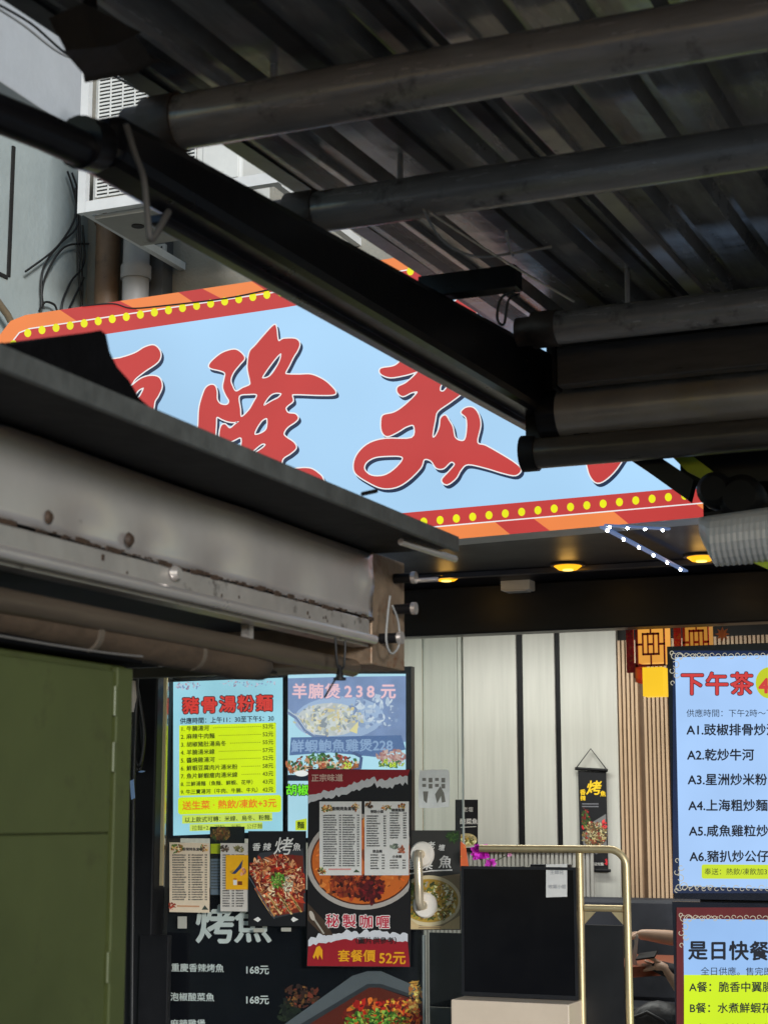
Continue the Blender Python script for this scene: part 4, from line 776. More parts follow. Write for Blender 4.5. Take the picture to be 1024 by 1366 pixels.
bagm = M('bag_cloth', (.035, .036, .04), .5, 0, .3, 8, .5, 10); vv, ff = [], []
zc = p0.z - .05
for i in range(9):
    th = math.pi * i / 8
    for k in range(14): q = 2 * math.pi * k / 14; e = 1 + .12 * math.sin(3 * q + i); vv.append(Vector((p0.x + .16 * math.sin(th) * math.cos(q) * e, 9.15 + .12 * math.sin(th) * math.sin(q) * e, zc + .14 * math.cos(th) * (1.0 if i < 5 else .8))))
for i in range(8):
    for k in range(14): ff.append((i * 14 + k, i * 14 + (k + 1) % 14, (i + 1) * 14 + (k + 1) % 14, (i + 1) * 14 + k))
m.mesh(vv, ff, bagm, True); m.build('body', t); m = MB(); m.tube([(p0.x - .1, 9.05, zc + .06), (p0.x - .03, 9.03, zc + .09), (p0.x + .05, 9.03, zc + .05), (p0.x + .1, 9.06, zc - .02)], .010, bagm, 8); m.build('strap', t);
zst = zc - .115; t = thing('stool', (p0.x, 9.15, 0), 'black stool carrying the dark bag', 'stool'); m = MB(); m.tube([(p0.x, 9.15, zst - .04), (p0.x, 9.15, zst)], .17, black_paint, 24); m.build('seat', t)
for sx in (-1, 1):
    for sy in (-1, 1): m = MB(); m.tube([(p0.x + sx * .1, 9.15 + sy * .1, zst - .041), (p0.x + sx * .14, 9.15 + sy * .14, .021)], .012, black_paint, 8); m.build('leg', t)

# ================================================================== AIR CONDITIONER AND PIPES, UPPER LEFT
YA = 7.55
def pa(px, py, Y=YA): return PY(px, py, Y)
a, b = pa(128, 88), pa(322, 245); zb3 = pa(130, 272).z; zt3 = pa(130, 84).z
t = thing('air_conditioner', (a.x / 2 + b.x / 2, YA, zb3), 'cream outdoor air conditioner with slatted grille on a white bracket', 'air conditioner')
m = MB(); m.box((a.x, YA, zb3), (b.x, YA + .34, zt3), ac_m); m.build('casing', t, bevel=.015)
g0, g1 = pa(135, 100), pa(263, 200); zg = pa(134, 264).z
m = MB(); m.box((g0.x, YA - .004, zg), (g1.x, YA - .001, g0.z), dark_gap); FR = m.build('fan_recess', t)
m = MB(); z = zg
while z < g0.z: m.box((g0.x, YA - .014, z), (g1.x, YA - .005, z + .011), ac_m); z += .021
for k in range(9): x = g0.x + (g1.x - g0.x) * k / 8; m.box((x - .004, YA - .019, zg), (x + .004, YA - .0145, g0.z), ac_m)
m.build('grille', FR)
m = MB(); p0, p1 = pa(272, 172), pa(318, 236); m.box((p0.x, YA - .008, p1.z), (p1.x, YA - .001, zt3 - .1), ac_m); m.build('service_cover', t, bevel=.004)
t = thing('wall_bracket', (a.x, YA, zb3 - .05), 'white painted steel bracket frame under the air conditioner', 'bracket')
wm = M('white_angle_iron', (.7, .7, .68), .5, .1, .08, 6, stain=((110, 90, 60), 9, .66, .8)); xl = pa(107, 200, YA - .05).x; xl2 = pa(117, 200, YA - .05).x; xr2 = pa(372, 240, YA - .05).x
m = MB(); m.box((xl, YA - .06, zb3 - .06), (xl2, YA - .02, pa(112, 60).z), wm); m.build('post', t)
m = MB(); m.box((xl2 + .002, YA - .06, zb3 - .06), (xr2, YA - .05, zb3 + .0), wm); m.box((xl2 + .002, YA - .05, zb3 - .06), (xr2, YA - .01, zb3 - .045), wm); m.build('front_rail', t)
m = MB(); m.box((xl, YA - .01, zb3 - .05), (xl + .04, YF - .003, zb3 - .005), wm); m.build('arm', t); m = MB(); m.box((xr2 - .06, YA - .009, zb3 - .05), (xr2 - .02, YF - .003, zb3 - .005), wm); m.build('arm', t)
tray = M('grey_tray', (.36, .35, .31), .6, .2, .15, 5, stain=((60, 48, 34), 6, .6, .75)); m = MB(); m.box((xl + .06, YA + .02, zb3 - .075), (xr2 - .35, YA + .5, zb3 - .051), tray)
for k in range(3): m.tube([(xl + .22 + k * .25, YA + .2, zb3 - .08), (xl + .22 + k * .25, YA + .2, zb3 - .0751)], .035, dark_gap, 12)
m.build('drip_tray', t)
def vpipe(px, py, Y, r, z1, mat, label, name='drain_pipe', n=18):
    p = PY(px, py, Y); t = thing(name, (p.x, Y, ZS + .08), label, 'pipe', 'vertical pipes above the sign')
    m = MB(); m.tube([(p.x, Y, ZS + .08), (p.x, Y, z1)], r, mat, n); m.build('shaft', t); m = MB(); m.tube([(p.x, Y, z1 - .5), (p.x, Y, z1 - .42)], r * 1.15, mat, n); m.build('joint', t); m = MB(); m.tube([(p.x, Y, ZS + 1.2), (p.x, Y, ZS + 1.28)], r * 1.15, mat, n); m.build('joint', t)
vpipe(144, 340, YF - .12, .075, 5.6, M('brown_pipe', (.17, .10, .055), .5, 0, .25, 6, .2, 14, stain=((60, 40, 26), 8, .58, .75)), 'rust brown vertical drain pipe below the air conditioner')
vpipe(182, 340, YF - .2, .078, 5.2, M('pale_pipe', (.30, .29, .28), .5, 0, .1, 6), 'pale grey vertical drain pipe beside the brown pipe')
p = PY(215, 333, YF - .13); t = thing('junction_box', p, 'small grey socket box on the dark wall above the sign', 'box'); m = MB(); m.box((p.x - .035, YF - .15, p.z - .03), (p.x + .035, YF - .121, p.z + .03), M('socket_grey', (.5, .5, .48), .5)); m.build('housing', t, bevel=.004); m = MB(); m.tube([(p.x - .01, YF - .154, p.z), (p.x - .01, YF - .151, p.z)], .008, dark_gap, 8); m.tube([(p.x + .015, YF - .154, p.z + .008), (p.x + .015, YF - .151, p.z + .008)], .006, dark_gap, 8); m.build('socket_hole', t.children[0])
def cable(name, pts, r, mat, label, group=None, cat='cable', k=6):
    q = []; n = len(pts)
    for i in range(n - 1):
        A, B, C, D = pts[max(i - 1, 0)], pts[i], pts[i + 1], pts[min(i + 2, n - 1)]
        for j in range(k): s_ = j / k; q.append(.5 * ((2 * B) + (C - A) * s_ + (2 * A - 5 * B + 4 * C - D) * s_ ** 2 + (3 * B - A - 3 * C + D) * s_ ** 3))
    q.append(pts[-1]); m = MB(); m.tube(q, r, mat, 6); return tag(m.build(name, loc=pts[0]), label, cat, group)
yc = 7.4
for i, (pts, lb) in enumerate((([(90, 228), (97, 250), (103, 280), (104, 330), (106, 380), (110, 408)], 'straight black cable hanging down the pale wall corner'), ([(96, 230), (105, 262), (107, 320), (110, 380), (108, 415)], 'black cable closest to the brown pipe'), ([(100, 255), (103, 300), (80, 325), (60, 352), (55, 380), (58, 412)], 'black cable curving out in a wide loop on the pale wall'), ([(101, 250), (100, 290), (75, 330), (34, 362)], 'black cable end sticking out to the left on the pale wall'), ([(110, 300), (112, 350), (95, 375), (84, 400), (82, 416)], 'thin black cable bending under the straight ones'), ([(118, 325), (85, 330), (60, 370), (55, 410)], 'black cable arching from the bracket to the sign top'), ([(112, 370), (100, 395), (92, 412)], 'short black cable end near the sign corner'), ([(52, 415), (60, 403), (72, 406), (76, 414)], 'small looped cable end on top of the sign'))):
    cable('hanging_cable', [PX(x, y, XW + .05) for x, y in pts], .007, cable_m, lb, 'loose cables on the pale wall')
cable('hanging_cable', [PY(x, y, YS - .012) for x, y in ((110, 408), (150, 405), (175, 411), (215, 408), (300, 398), (360, 386), (400, 378))], .004, cable_m, 'thin dark cable lying along the top border of the sign')
cable('overhead_wire', [PX(x, y, -2.1) for x, y in ((-20, -4), (40, 30), (90, 72), (140, 95), (190, 122))], .003, cable_m, 'upper thin black wire crossing the top left corner', 'overhead wires')
cable('overhead_wire', [PX(x, y, -2.15) for x, y in ((-20, 0), (30, 32), (80, 70), (130, 88), (180, 108))], .003, wire_m, 'pale thin wire crossing the top left corner', 'overhead wires')
m = MB(); m.tube([PX(-6, 398, XW + .1), PX(10, 420, XW + .1), PX(14, 428, XW + .1)], .02, M('bamboo_brown', (.2, .15, .09), .6), 8); tag(m.build('wooden_pole', loc=PX(0, 420, XW + .1)), 'stub of brown pole at the left end of the sign', 'pole')

# ================================================================== NEAR ROOF, TOP RIGHT
ZG = 2.90
gA, gB = PZ(122, 182, ZG), PZ(712, 528, ZG); XG = (gA.x + gB.x) / 2
t = thing('gutter_beam', (XG, gA.y, ZG), 'thick black gutter beam running diagonally under the near roof', 'beam')
yE = PX(735, 540, XG).y
y0 = PX(126, 180, XG).y; hw = .055
def zline(pA, pB, X): a, b = PX(*pA, X), PX(*pB, X); return lambda y: a.z + (b.z - a.z) * (y - a.y) / (b.y - a.y)
zt_ = zline((135, 132), (637, 413), XG + hw); zb_ = zline((112, 236), (690, 560), XG - hw)
def slopebox(m, x0, x1, y0, y1, f0, f1, mat):
    m.hexa([(x0, y0, f0(y0)), (x1, y0, f0(y0)), (x1, y1, f0(y1)), (x0, y1, f0(y1)), (x0, y0, f1(y0)), (x1, y0, f1(y0)), (x1, y1, f1(y1)), (x0, y1, f1(y1))], mat)
m = MB(); slopebox(m, XG - hw, XG + hw, y0, yE, zb_, zt_, dark_beam); m.build('gutter_box', t, bevel=.025)
m = MB(); slopebox(m, XG - hw - .004, XG - hw + .03, y0 + .3, yE - .1, lambda y: zb_(y) - .022, lambda y: zb_(y) - .001, M('gutter_rim_light', (.05, .05, .06), .3, .6)); m.build('lower_rim_highlight', t, bevel=.004)  # paler lip added for the sign's highlight along the lower edge
m = MB(); m.tube([PX(-60, 128, XG), PX(60, 176, XG), PX(122, 205, XG)], .034, dark_beam, 14); p = PX(118, 190, XG); m.tube([p + Vector((0, -.03, -.01)), p + Vector((0, .02, 0))], .05, dark_beam, 16); m.build('end_pipe', t)
# roof sheet, corrugated, rising away
XRL = PZ(265, 172, 3.17).x; slope = math.tan(math.radians(2.2)); zr0 = 3.155
def zr(y): return zr0 + (y - 2.6) * slope
rf = thing('stall_roof', (0, 3.5, zr0), 'dark corrugated metal roof of the near stall seen from below', 'roof')
m = MB(); x = XRL + .02; vs_, fs_ = [], []; prof = []
while x < 3.2:
    prof += [(x, 0), (x + .05, 0), (x + .065, .035), (x + .095, .035), (x + .11, 0)]; x += .15
YR0, YR1 = .6, 5.55
for (px_, dz) in prof: vs_ += [(px_, YR0, zr(YR0) + dz), (px_, YR1, zr(YR1) + dz)]
for i in range(len(prof) - 1): fs_.append((2 * i, 2 * i + 1, 2 * i + 3, 2 * i + 2))
m.mesh(vs_, fs_, roof_m); sh = m.build('corrugated_sheet', rf); so_ = sh.modifiers.new('thick', 'SOLIDIFY'); so_.thickness = .006; so_.offset = 1
def rafter(px, py, wd, hg, mat, y0=YR0, y1=YR1, dz=-.05):
    p = PZ(px, py, zr(4) + dz - hg / 2); m = MB(); x = p.x
    m.hexa([(x - wd / 2, y0, zr(y0) - hg - .003), (x + wd / 2, y0, zr(y0) - hg - .003), (x + wd / 2, y1, zr(y1) - hg - .003), (x - wd / 2, y1, zr(y1) - hg - .003), (x - wd / 2, y0, zr(y0) - .003), (x + wd / 2, y0, zr(y0) - .003), (x + wd / 2, y1, zr(y1) - .003), (x - wd / 2, y1, zr(y1) - .003)], mat); m.build('rafter', rf, bevel=.003)
raf = M('brown_rafter', (.05, .042, .036), .5, .2, .35, 5, .15, 14, stain=((100, 84, 66), 9, .6, .75))
rafter(430, 250, .07, .02, raf); rafter(520, 310, .05, .02, steel2); rafter(700, 350, .05, .02, raf); rafter(760, 290, .04, .018, raf); rafter(840, 320, .05, .022, steel2)
ef = zline((265, 172), (633, 415), XRL); m = MB(); slopebox(m, XRL, XRL + .05, YR0, YR1, ef, lambda y: max(zr(y), ef(y)) + .05, dark_beam); m.build('edge_flashing', rf)
m = MB(); p = PY(733, 470, 5.6); q = PY(745, 560, 5.6); m.box((p.x, 5.56, q.z), (3.2, 5.6, zr(5.6) + .06), black_paint); m.build('end_board', rf)
p = PZ(625, 380, 3.08); a = PY(562, 382, p.y); b = PY(692, 368, p.y); m = MB(); m.box((a.x, p.y - .03, 3.05), (b.x, p.y + .03, 3.115), dark_beam); m.build('bracket', rf, bevel=.004)
# pipes across
ZP = 3.075
defs = [(600, 100, 175, .060, 'grey brown round pipe across the top of the picture'), (700, 242, 362, .052, 'second grey brown pipe from the top, catching a light streak'), (860, 424, 690, .052, 'third grey brown pipe from the top with a wire tied at its end')]
for px, py, pxl, r, lb in defs:
    y = PZ(px, py, ZP).y; xl_ = PY(pxl, py, y).x
    t = thing('roof_pipe', (xl_, y, ZP), lb, 'pipe', 'round pipes under the near roof')
    m = MB(); m.tube([(xl_ + .10, y, ZP), (1.9, y, ZP)], r, pipe_m, 24); m.build('tube', t)
    m = MB(); m.tube([(xl_, y, ZP), (xl_ + .05, y, ZP), (xl_ + .052, y, ZP), (xl_ + .13, y, ZP)], [r * .86, r * .86, r * 1.1, r * 1.1], collar_m, 20); m.build('end_socket', t)
    m = MB(); m.tube([(xl_ + .35, y, ZP + r * .4), (xl_ + .35, y, zr(y) - .001)], .008, steel2, 8); m.build('hanger', t)
def xbeam(name, px, py, pxl, Z, hy, hz, mat, label, cat='beam', round_=False):
    y = PZ(px, py, Z).y; xl_ = PY(pxl, py, y).x; m = MB()
    t = thing(name, (xl_, y, Z), label, cat)
    if round_: m.tube([(xl_, y, Z), (1.9, y, Z)], hz, mat, 24)
    else: m.box((xl_, y - hy, Z - hz), (1.9, y + hy, Z + hz), mat)
    m.build('tube' if round_ else 'bar', t, bevel=0 if round_ else .006); return t, xl_, y
t, xa, ya = xbeam('cross_beam', 880, 478, 745, 2.99, .03, .062, mid_m, 'square dark cross beam behind the third roof pipe')
m = MB(); m.box((xa - .012, ya - .034, 2.92), (xa - .001, ya + .034, 3.06), black_paint); m.build('end_plate', t)
cr_m = M('worn_pale_duct', (.36, .34, .31), .28, .5, .3, 2, .1, 9, stain=((170, 160, 130), 3, .6, .75))
t, xa, ya = xbeam('round_duct', 880, 540, 728, 2.88, .05, .078, cr_m, 'worn grey round duct between the dark beams', 'duct', True)
m = MB(); m.tube([(xa - .012, ya, 2.88), (xa + .05, ya, 2.88)], .082, dark_beam, 24); m.build('end_ring', t)
t, xa, ya = xbeam('rail_tube', 860, 592, 697, 2.76, .04, .052, mid_m, 'lowest dark tube end hanging in front of the sign', 'rail', True)
m = MB(); m.tube([(xa, ya, 2.76), (xa + .05, ya, 2.76)], .060, black_paint, 20); m.build('end_cap', t)
m = MB(); m.box((xa + .02, ya - .03, 2.80), (xa + .10, ya + .03, 3.02), dark_beam); m.box((xa + .18, ya - .03, 2.80), (xa + .23, ya + .03, 3.0), dark_beam); m.build('hanger', t)
# far fascia of the near roof + drop brace
p0, p1 = PY(862, 612, 5.3), PY(925, 656, 5.3)
m = MB(); m.prism([PY(760, 560, 5.3), PY(800, 555, 5.3), PY(925, 640, 5.3), PY(918, 668, 5.3), PY(862, 628, 5.3)], (0, .05, 0), dark_beam); tag(m.build('brace_plate', loc=p0), 'dark slanting brace plate at the sign\'s lower right corner', 'brace')
m = MB(); m.prism([PY(885, 598, 5.35), PY(918, 604, 5.35), PY(965, 640, 5.35), PY(962, 652, 5.35), PY(915, 628, 5.35)], (0, .02, 0), M('green_highlight_strip', (150, 170, 40), .5, 0, .25, 9, .3, 20)); tag(m.build('green_highlight_strip', loc=PY(920, 620, 5.35)), 'yellow green strip standing in for a green highlight under the dark tube', 'tarpaulin')  # greenish reflection here is put in as a coloured piece
m = MB(); m.box(PY(905, 560, 5.45), PY(1100, 640, 5.5), dark_beam); m.box(PY(935, 600, 5.5), PY(1100, 700, 5.55), black_cloth); tag(m.build('dark_backing', loc=PY(960, 640, 5.5)), 'dark backing board at the roof end above the flood lamp', 'board')
# ribbed flood lamp, lower right
t = thing('flood_lamp', PY(985, 735, 5.2), 'flood lamp with ribbed white cover and black knobs at right edge', 'lamp')
c = PY(968, 655, 5.2); m = MB()
for pxx, pyy, rr in ((955, 655, .055), (990, 665, .07)):
    q = PY(pxx, pyy, 5.2); m.tube([q + Vector((0, .05, 0)), q + Vector((0, -.03, 0)), q + Vector((0, -.05, 0))], [rr, rr, rr * .7], black_paint, 20)
m.build('knob', t)
hm = M('ribbed_white_plastic', (.55, .56, .56), .35, .1, .1, 10); m = MB(); P0, P1 = PY(935, 690, 5.15), PY(1090, 668, 5.15)
vv, ff = [], []; n = 40
for i in range(n + 1):
    s_ = i / n; q = P0 + (P1 - P0) * s_; R = (.155 + .02 * s_) * (1 + .02 * (i % 2)) * min(1, .45 + 5 * s_)
    for k in range(11): a = math.pi * (k / 10) * .95 + .05; vv.append(q + Vector((0, -R * .6 * math.sin(a), -R * (1 - math.cos(a)) * .5)))
for i in range(n):
    for k in range(10): ff.append((i * 11 + k, i * 11 + k + 1, (i + 1) * 11 + k + 1, (i + 1) * 11 + k))
m.mesh(vv, ff, hm); o = m.build('ribbed_cover', t); mo = o.modifiers.new('thick', 'SOLIDIFY'); mo.thickness = .006
m = MB(); m.prism([PY(938, 684, 5.18), PY(1090, 660, 5.18), PY(1090, 690, 5.18), PY(945, 700, 5.18)], (0, .1, 0), black_paint); m.build('back_housing', t)
m = MB(); m.prism([PY(975, 732, 5.13), PY(1030, 752, 5.13), PY(1030, 762, 5.13), PY(985, 742, 5.13)], (0, .01, 0), M('green_glint', (150, 170, 40), .5)); m.build('green_cover_glint', t)  # green highlight on the cover, put in as a coloured strip
# strings, wires
wy = lambda x, y: PZ(x, y, 3.0)
cable('tie_wire', [wy(565, 280), wy(585, 315), wy(612, 335), wy(650, 342), wy(735, 329)], .0035, wire_m, 'pale bent wire hanging under the roof between pipes', 'wires under the near roof')
cable('tie_wire', [wy(675, 308), wy(679, 330), wy(684, 341)], .003, wire_m, 'short pale wire end above the bent wire', 'wires under the near roof')
cable('tie_wire', [wy(686, 388), wy(668, 398), wy(663, 425), wy(672, 432), wy(678, 400), wy(692, 392)], .004, cable_m, 'dark tangle of wire at the end of the third pipe', 'wires under the near roof')
cable('tie_wire', [PX(168, 165, XG + .07), PX(180, 205, XG + .07), PX(192, 240, XG + .07), PX(198, 300, XG + .07), PX(203, 318, XG + .07), PX(225, 282, XG + .07)], .007, M('grey_cord', (.09, .085, .08), .6), 'grey cord looped over the black gutter beam', 'wires under the near roof')
cable('tie_wire', [wy(572, 282), wy(660, 340), wy(765, 402)], .003, steel2, 'long straight steel wire under the roof sheet', 'wires under the near roof')
# dark lamp box at top left
t = thing('speaker_box', PX(125, 40, -1.62), 'dark brown angular lamp box under the top left roof edge', 'lamp box')
q = [PX(x, y, -1.62) for x, y in ((72, 24), (112, 8), (180, 42), (150, 56), (80, 66))]
m = MB(); m.prism(q, (-.05, .16, .02), M('brown_box', (.03, .025, .02), .5, 0, .3, 8, .2, 16)); m.build('casing', t, bevel=.006)
m = MB(); m.tube([PX(120, 12, -1.7), PX(120, -40, -1.7)], .014, black_paint, 8); m.build('hanger', t)

# ================================================================== STALL ON THE LEFT: HOOD, CANOPY, CABINET
XH = PZ(0, 745, 2.05).x
def zx(px, py, X=None): return PX(px, py, XH if X is None else X).z
Zt, Zs_, Zl = zx(250, 653), zx(245, 757), zx(240, 792)
Z0 = zx(240, 802)
yN, yEnd = 1.2, PX(497, 790, XH).y; yEnd2 = PX(541, 810, XH).y
hd = thing('steel_hood', (XH - .5, (yN + yEnd) / 2, Z0), 'long dented stainless steel hood with rust spots above the green stall', 'hood')
m = MB(); n, k2 = 90, 8; vv, ff = [], []; rnd = random.Random(12)
dents = [(PX(120, 715, XH), .16, -.016), (PX(210, 735, XH), .12, -.014), (PX(300, 760, XH), .15, -.012), (PX(400, 790, XH), .18, -.010), (PX(490, 775, XH), .07, .014), (PX(330, 690, XH), .3, .008), (PX(60, 640, XH), .3, .007)]
for i in range(n + 1):
    y = yN + (yEnd - yN) * i / n
    for j in range(k2 + 1):
        z = Zs_ + (Zt - Zs_) * j / k2; x = XH
        for (p, r, h) in dents: x += h * math.exp(-((y - p.y) ** 2 + ((z - p.z) * 1.6) ** 2) / (r * r) * 3)
        vv.append((x, y, z))
for i in range(n):
    for j in range(k2): ff.append((i * (k2 + 1) + j, (i + 1) * (k2 + 1) + j, (i + 1) * (k2 + 1) + j + 1, i * (k2 + 1) + j + 1))
m.mesh(vv, ff, steel, True); o = m.build('front_panel', hd); mo = o.modifiers.new('thick', 'SOLIDIFY'); mo.thickness = .012; mo.offset = 1 if False else -1
m = MB(); m.box((XH - .012, yN, Zl + .002), (XH + .004, yEnd - .03, Zs_ - .008), steel2)
m.build('lower_strip', hd, bevel=.003)
m = MB(); m.tube([(XH + .012, yN, Z0 + .012), (XH + .012, yEnd - .02, Z0 + .012)], .013, steel, 12); m.box((XH - .05, yN, Z0 - .006), (XH - .004, yEnd - .02, Z0 + .03), steel2); m.build('rolled_lip', hd)
m = MB()
sc = M('grease_rust', (.04, .022, .012), .7, 0, .4, 30)
for i in range(110):
    y = rnd.uniform(2.4, yEnd - .02); s_ = rnd.choice((.002, .003, .003, .005, .009)); zz = Zs_ - .004 + rnd.uniform(-.003, .004); m.box((XH + .003, y - s_ * 1.6, zz - s_ * .5), (XH + .0065 + rnd.uniform(0, .001), y + s_ * 1.6, zz + s_ * .5), sc)
for i in range(9):
    y = rnd.uniform(2.4, yEnd - .02); s_ = rnd.uniform(.002, .005); zz = rnd.uniform(Zl + .01, Zs_ - .02); m.box((XH + .004, y - s_, zz - s_), (XH + .0052, y + s_, zz + s_ * 1.5), sc)
p = PX(172, 720, XH + .006); m.tube([p, p + Vector((.008, 0, 0))], [.016, .009], sc, 9); p = PX(232, 765, XH + .006); m.tube([p, p + Vector((.014, 0, 0))], [.018, .012], steel2, 8); p = PX(65, 690, XH + .006); m.tube([p, p + Vector((.006, 0, 0))], [.014, .008], sc, 9)
m.build('grime', hd)['kind'] = 'stuff'
m = MB(); m.box((XH - 1.5, yN, Z0 + .05), (XH - .06, yEnd - .01, Zt - .01), M('hood_inside', (.012, .011, .010), .7)); m.build('inner_box', hd)
zE0, zE1 = zx(515, 890), zx(515, 742)
m = MB(); m.box((XH - .5, yEnd + .003, zE0), (XH - .003, yEnd2, zE1), rust); m.build('end_plate', hd, bevel=.004)
m = MB()
for px, py in ((527, 772), (527, 813), (508, 852)):
    p = PX(px, py, XH); m.tube([p + Vector((-.002, 0, 0)), p + Vector((.05, .0, 0))], .014, black_paint, 12); m.tube([p + Vector((.05, 0, 0)), p + Vector((.062, 0, 0))], .017, steel, 12)
p = PX(530, 776, XH); m.tube([p + Vector((.062, 0, 0)), p + Vector((.12, 0, 0))], .006, steel2, 8); m.build('latch_bolt', hd)
cable('hook_wire', [PX(x, y, XH + .05) for x, y in ((520, 795), (517, 820), (515, 855), (522, 872), (532, 860), (531, 830), (523, 808))], .003, wire_m, 'pale wire loop hanging on the rusty hood end', None, 'wire')
cable('hook_wire', [PX(x, y, XH + .02) for x, y in ((447, 850), (449, 880), (452, 893), (458, 890), (460, 870), (460, 855))], .003, cable_m, 'dark string hook hanging below the hood lip', None, 'wire')
p = PX(453, 898, XH + .02); t = thing('hanging_clip', p, 'small black clip dangling under the hood over the screen', 'clip'); m = MB(); m.tube([p + Vector((0, 0, .02)), p + Vector((0, 0, -.012))], [.004, .011], black_paint, 8); m.tube([p + Vector((0, 0, -.012)), p + Vector((0, 0, -.018))], [.016, .016], black_paint, 10); m.build('clip_body', t); m = MB(); m.tube([PX(451, 900, XH + .02), PX(433, 930, XH + .02)], .0025, cable_m, 6); m.build('tail', t)
# canopy board above
XC = PZ(0, 478, Zt + .02).x; yC = PZ(612, 725, Zt + .02).y
cp = thing('canopy_board', ((XH + XC) / 2, 3, Zt), 'black canopy board projecting over the steel hood', 'canopy')
m = MB(); m.box((XH - 1.4, .9, Zt + .006), (XC - .008, yC, Zt + .03), canopy_m); m.build('board', cp, bevel=.003)
m = MB(); m.box((XC - .007, .9, Zt + .0), (XC + .008, yC + .02, Zt + .042), canopy_edge); m.build('edge_trim', cp, bevel=.004)
p = PZ(612, 722, Zt + .02); m = MB(); m.tube([(XC - .05, yC - .25, Zt - .008), (XC - .02, yC + .06, Zt - .012)], .009, steel, 12); m.build('end_tube', cp)
m = MB(); p = PX(490, 659, XC); m.tube([p + Vector((0, -.03, -.005)), p + Vector((.01, .03, .012))], .005, black_paint, 8); m.build('twist_wire', cp)
# folded tarpaulin on top
m = MB(); fr = [(-40, 470), (-5, 463), (40, 456), (90, 449), (134, 441), (141, 446), (146, 470), (156, 490), (172, 508), (186, 532), (205, 548), (228, 562), (120, 520), (0, 475), (-40, 472)]
m.prism([PX(x, y, XC - .03) for x, y in fr], (-.25, .06, .02), black_cloth); o = m.build('tarpaulin_flap', None, .01, loc=PX(100, 500, XC - .03)); tag(o, 'stiff black tarpaulin flap standing up on the canopy edge', 'tarpaulin')
# pipe and canvas roll under the hood
X2 = XH - .06
zpipe = zx(235, 846, X2); t = thing('steel_pipe', (X2, 2.5, zpipe), 'tan steel pipe running under the hood lip', 'pipe'); m = MB(); m.tube([(X2, yN, zpipe), (X2, PX(470, 880, X2).y, zpipe)], .024, M('tan_pipe', (.13, .098, .07), .35, .5, .25, 5, streak=(4, .5, 4)), 16); m.build('tube', t)
m = MB()
for px in (330,): p = PX(px, 835, X2); m.box((X2 - .01, p.y - .012, zpipe + .02), (X2 + .01, p.y + .012, Z0 + .06), steel2)
m.build('hanger', t)
X3 = XH - .09; r0, r1 = PX(-60, 812, X3), PX(352, 890, X3)
t = thing('canvas_roll', (r0 + r1) / 2, 'rolled brown canvas slung under the steel pipe', 'canvas roll'); m = MB(); dv = (r1 - r0)
m.tube([r0, r0 + dv * .3, r0 + dv * .6, r0 + dv * .9, r0 + dv * .985, r1], [.03, .035, .04, .04, .034, .012], brown_cv, 18); m.build('roll', t); m = MB()
for s_ in (.35, .7): q = r0 + dv * s_; m.tube([q - dv.normalized() * .008, q + dv.normalized() * .008], .041, M('roll_tie', (.09, .07, .05), .7), 16)
m.build('tie_strap', t)
cable('slack_cord', [PX(x, y, X3 + .06) for x, y in ((-20, 845), (80, 862), (150, 872), (190, 876))], .0022, M('dim_cord', (.14, .13, .12), .7), 'grey slack cord under the brown canvas roll', None, 'cord')
# green cabinet
X5 = XH - .10; yG0, yG1 = 1.2, PX(171, 1000, X5).y; zG1 = zx(90, 876, X5)
gc_ = thing('green_cabinet', (X5 - .5, (yG0 + yG1) / 2, 0), 'tall olive green metal stall cabinet filling lower left', 'cabinet')
yD = PX(150, 1000, X5).y
m = MB(); m.box((X5 - .9, yG0, 0), (X5 - .012, yG1, zG1), green_m); m.build('body', gc_, bevel=.004)
zsm = zx(70, 1113, X5)
m = MB(); m.box((X5 - .0115, yG0 + .05, zsm + .0015), (X5, yD - .004, zG1 - .015), green_m); m.build('door_panel', gc_, bevel=.002)
m = MB(); m.box((X5 - .0115, yG0 + .05, .06), (X5 - .001, yD - .004, zsm - .0015), green_m); m.build('door_panel', gc_, bevel=.002)
m = MB(); m.box((X5 - .0115, yD + .004, .03), (X5 + .006, yG1 + .002, zG1 - .006), green_m); m.build('door_jamb', gc_, bevel=.003)
for pz in (935, 1010, 1290): m = MB(); z = zx(148, pz, X5); m.tube([(X5 + .002, yD, z - .03), (X5 + .002, yD, z + .03)], .006, green_m, 8); m.build('hinge', gc_)
m = MB(); m.box((X5 - .5, yG0, zG1 + .004), (X5 + .02, yG1 + .02, zG1 + .09), black_cloth); m.build('top_shelf', gc_, bevel=.006)
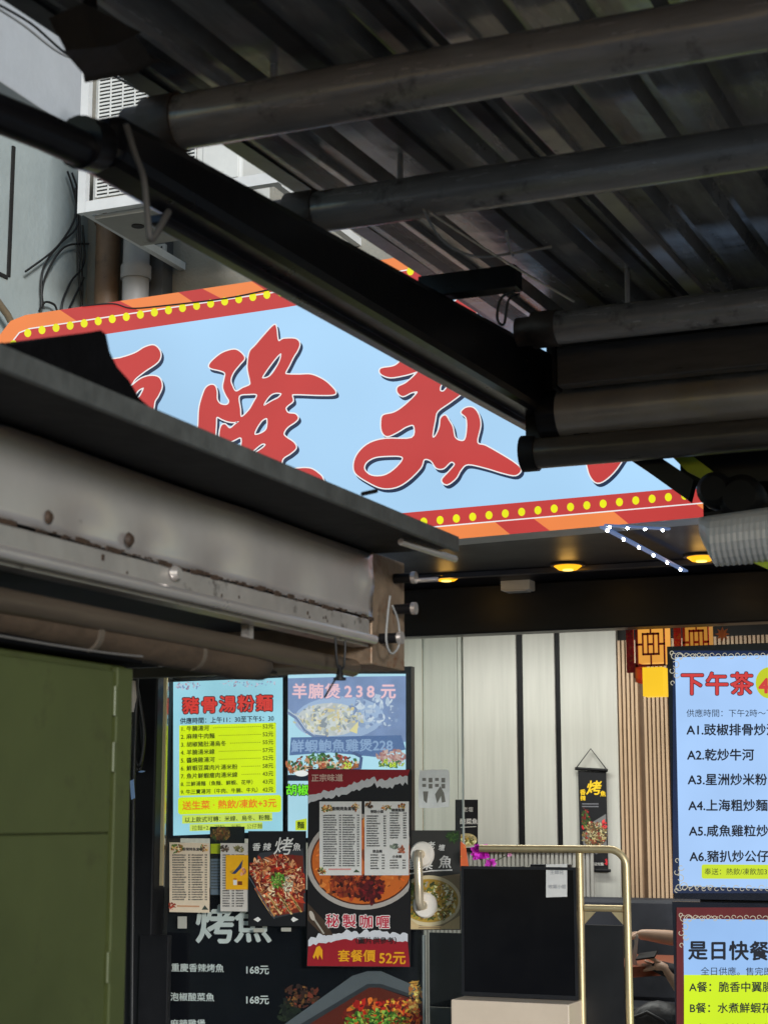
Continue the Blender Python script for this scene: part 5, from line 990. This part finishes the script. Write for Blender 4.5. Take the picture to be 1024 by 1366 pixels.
pA, pB = PY(120, 900, yEnd + .1), PY(366, 896, yEnd + .1)
m = MB(); m.box((pA.x, yEnd + .09, pA.z - .016), (pB.x, yEnd + .12, pA.z + .014), M('olive_rail', (.10, .09, .06), .5, .3, .2, 8)); tag(m.build('shelf_rail', None, .003, loc=(pA.x, yEnd + .1, pA.z)), 'flat olive metal rail from behind the green cabinet to the canvas roll end', 'rail')
m = MB(); q0 = PX(160, 700, X5 - .85)
m.box((X5 - 1.6, 1.0, 0), (X5 - .95, 3.3, 2.1), black_paint); tag(m.build('dark_partition', None, .01, loc=(X5 - 1.3, 2.2, 0)), 'black partition of the stall behind the green cabinet', 'partition')
# cable bundle hanging by the cabinet
yb = YF - .12
for i, (pts, lb) in enumerate((([(176, 900), (174, 930), (176, 985), (184, 1030), (190, 1000), (186, 950), (182, 920)], 'wide black cable coil hanging beside the green cabinet'), ([(180, 905), (187, 940), (192, 985), (186, 1022), (178, 1000), (180, 950)], 'narrow black cable coil hanging on the dark pillar'), ([(183, 905), (181, 960), (178, 1060), (177, 1200), (176, 1380)], 'long straight black cable down the dark pillar'))):
    cable('cable_coil', [PY(x, y, yb - .02 * i) for x, y in pts], .011, cable_m, lb, 'black cables on the pillar')
for i, (x, y, x2, y2, lb) in enumerate(((184, 1030, 192, 1026, 'pale blue tag on the cable coil, upper one'), (173, 1042, 178, 1062, 'pale blue tag dangling below the cable coil'))):
    m = MB(); m.prism([PY(x, y, yb - .06), PY(x + 5, y - 2, yb - .06), PY(x2 + 2, y2 + 3, yb - .06), PY(x2 - 3, y2 + 5, yb - .06)], (0, .003, 0), P((130, 160, 200))); tag(m.build('cable_tag', loc=PY(x, y, yb - .06)), lb, 'tag', 'tags on the cable coil')
p = PY(176, 930, yb - .05); m = MB(); m.tube([p + Vector((0, .02, -.08)), p, p + Vector((0, 0, .09))], [.02, .03, .022], M('dusty_lamp', (.4, .36, .32), .5), 14); tag(m.build('pipe_fitting', loc=p), 'grey capped pipe fitting at the top of the cable coil', 'fitting')
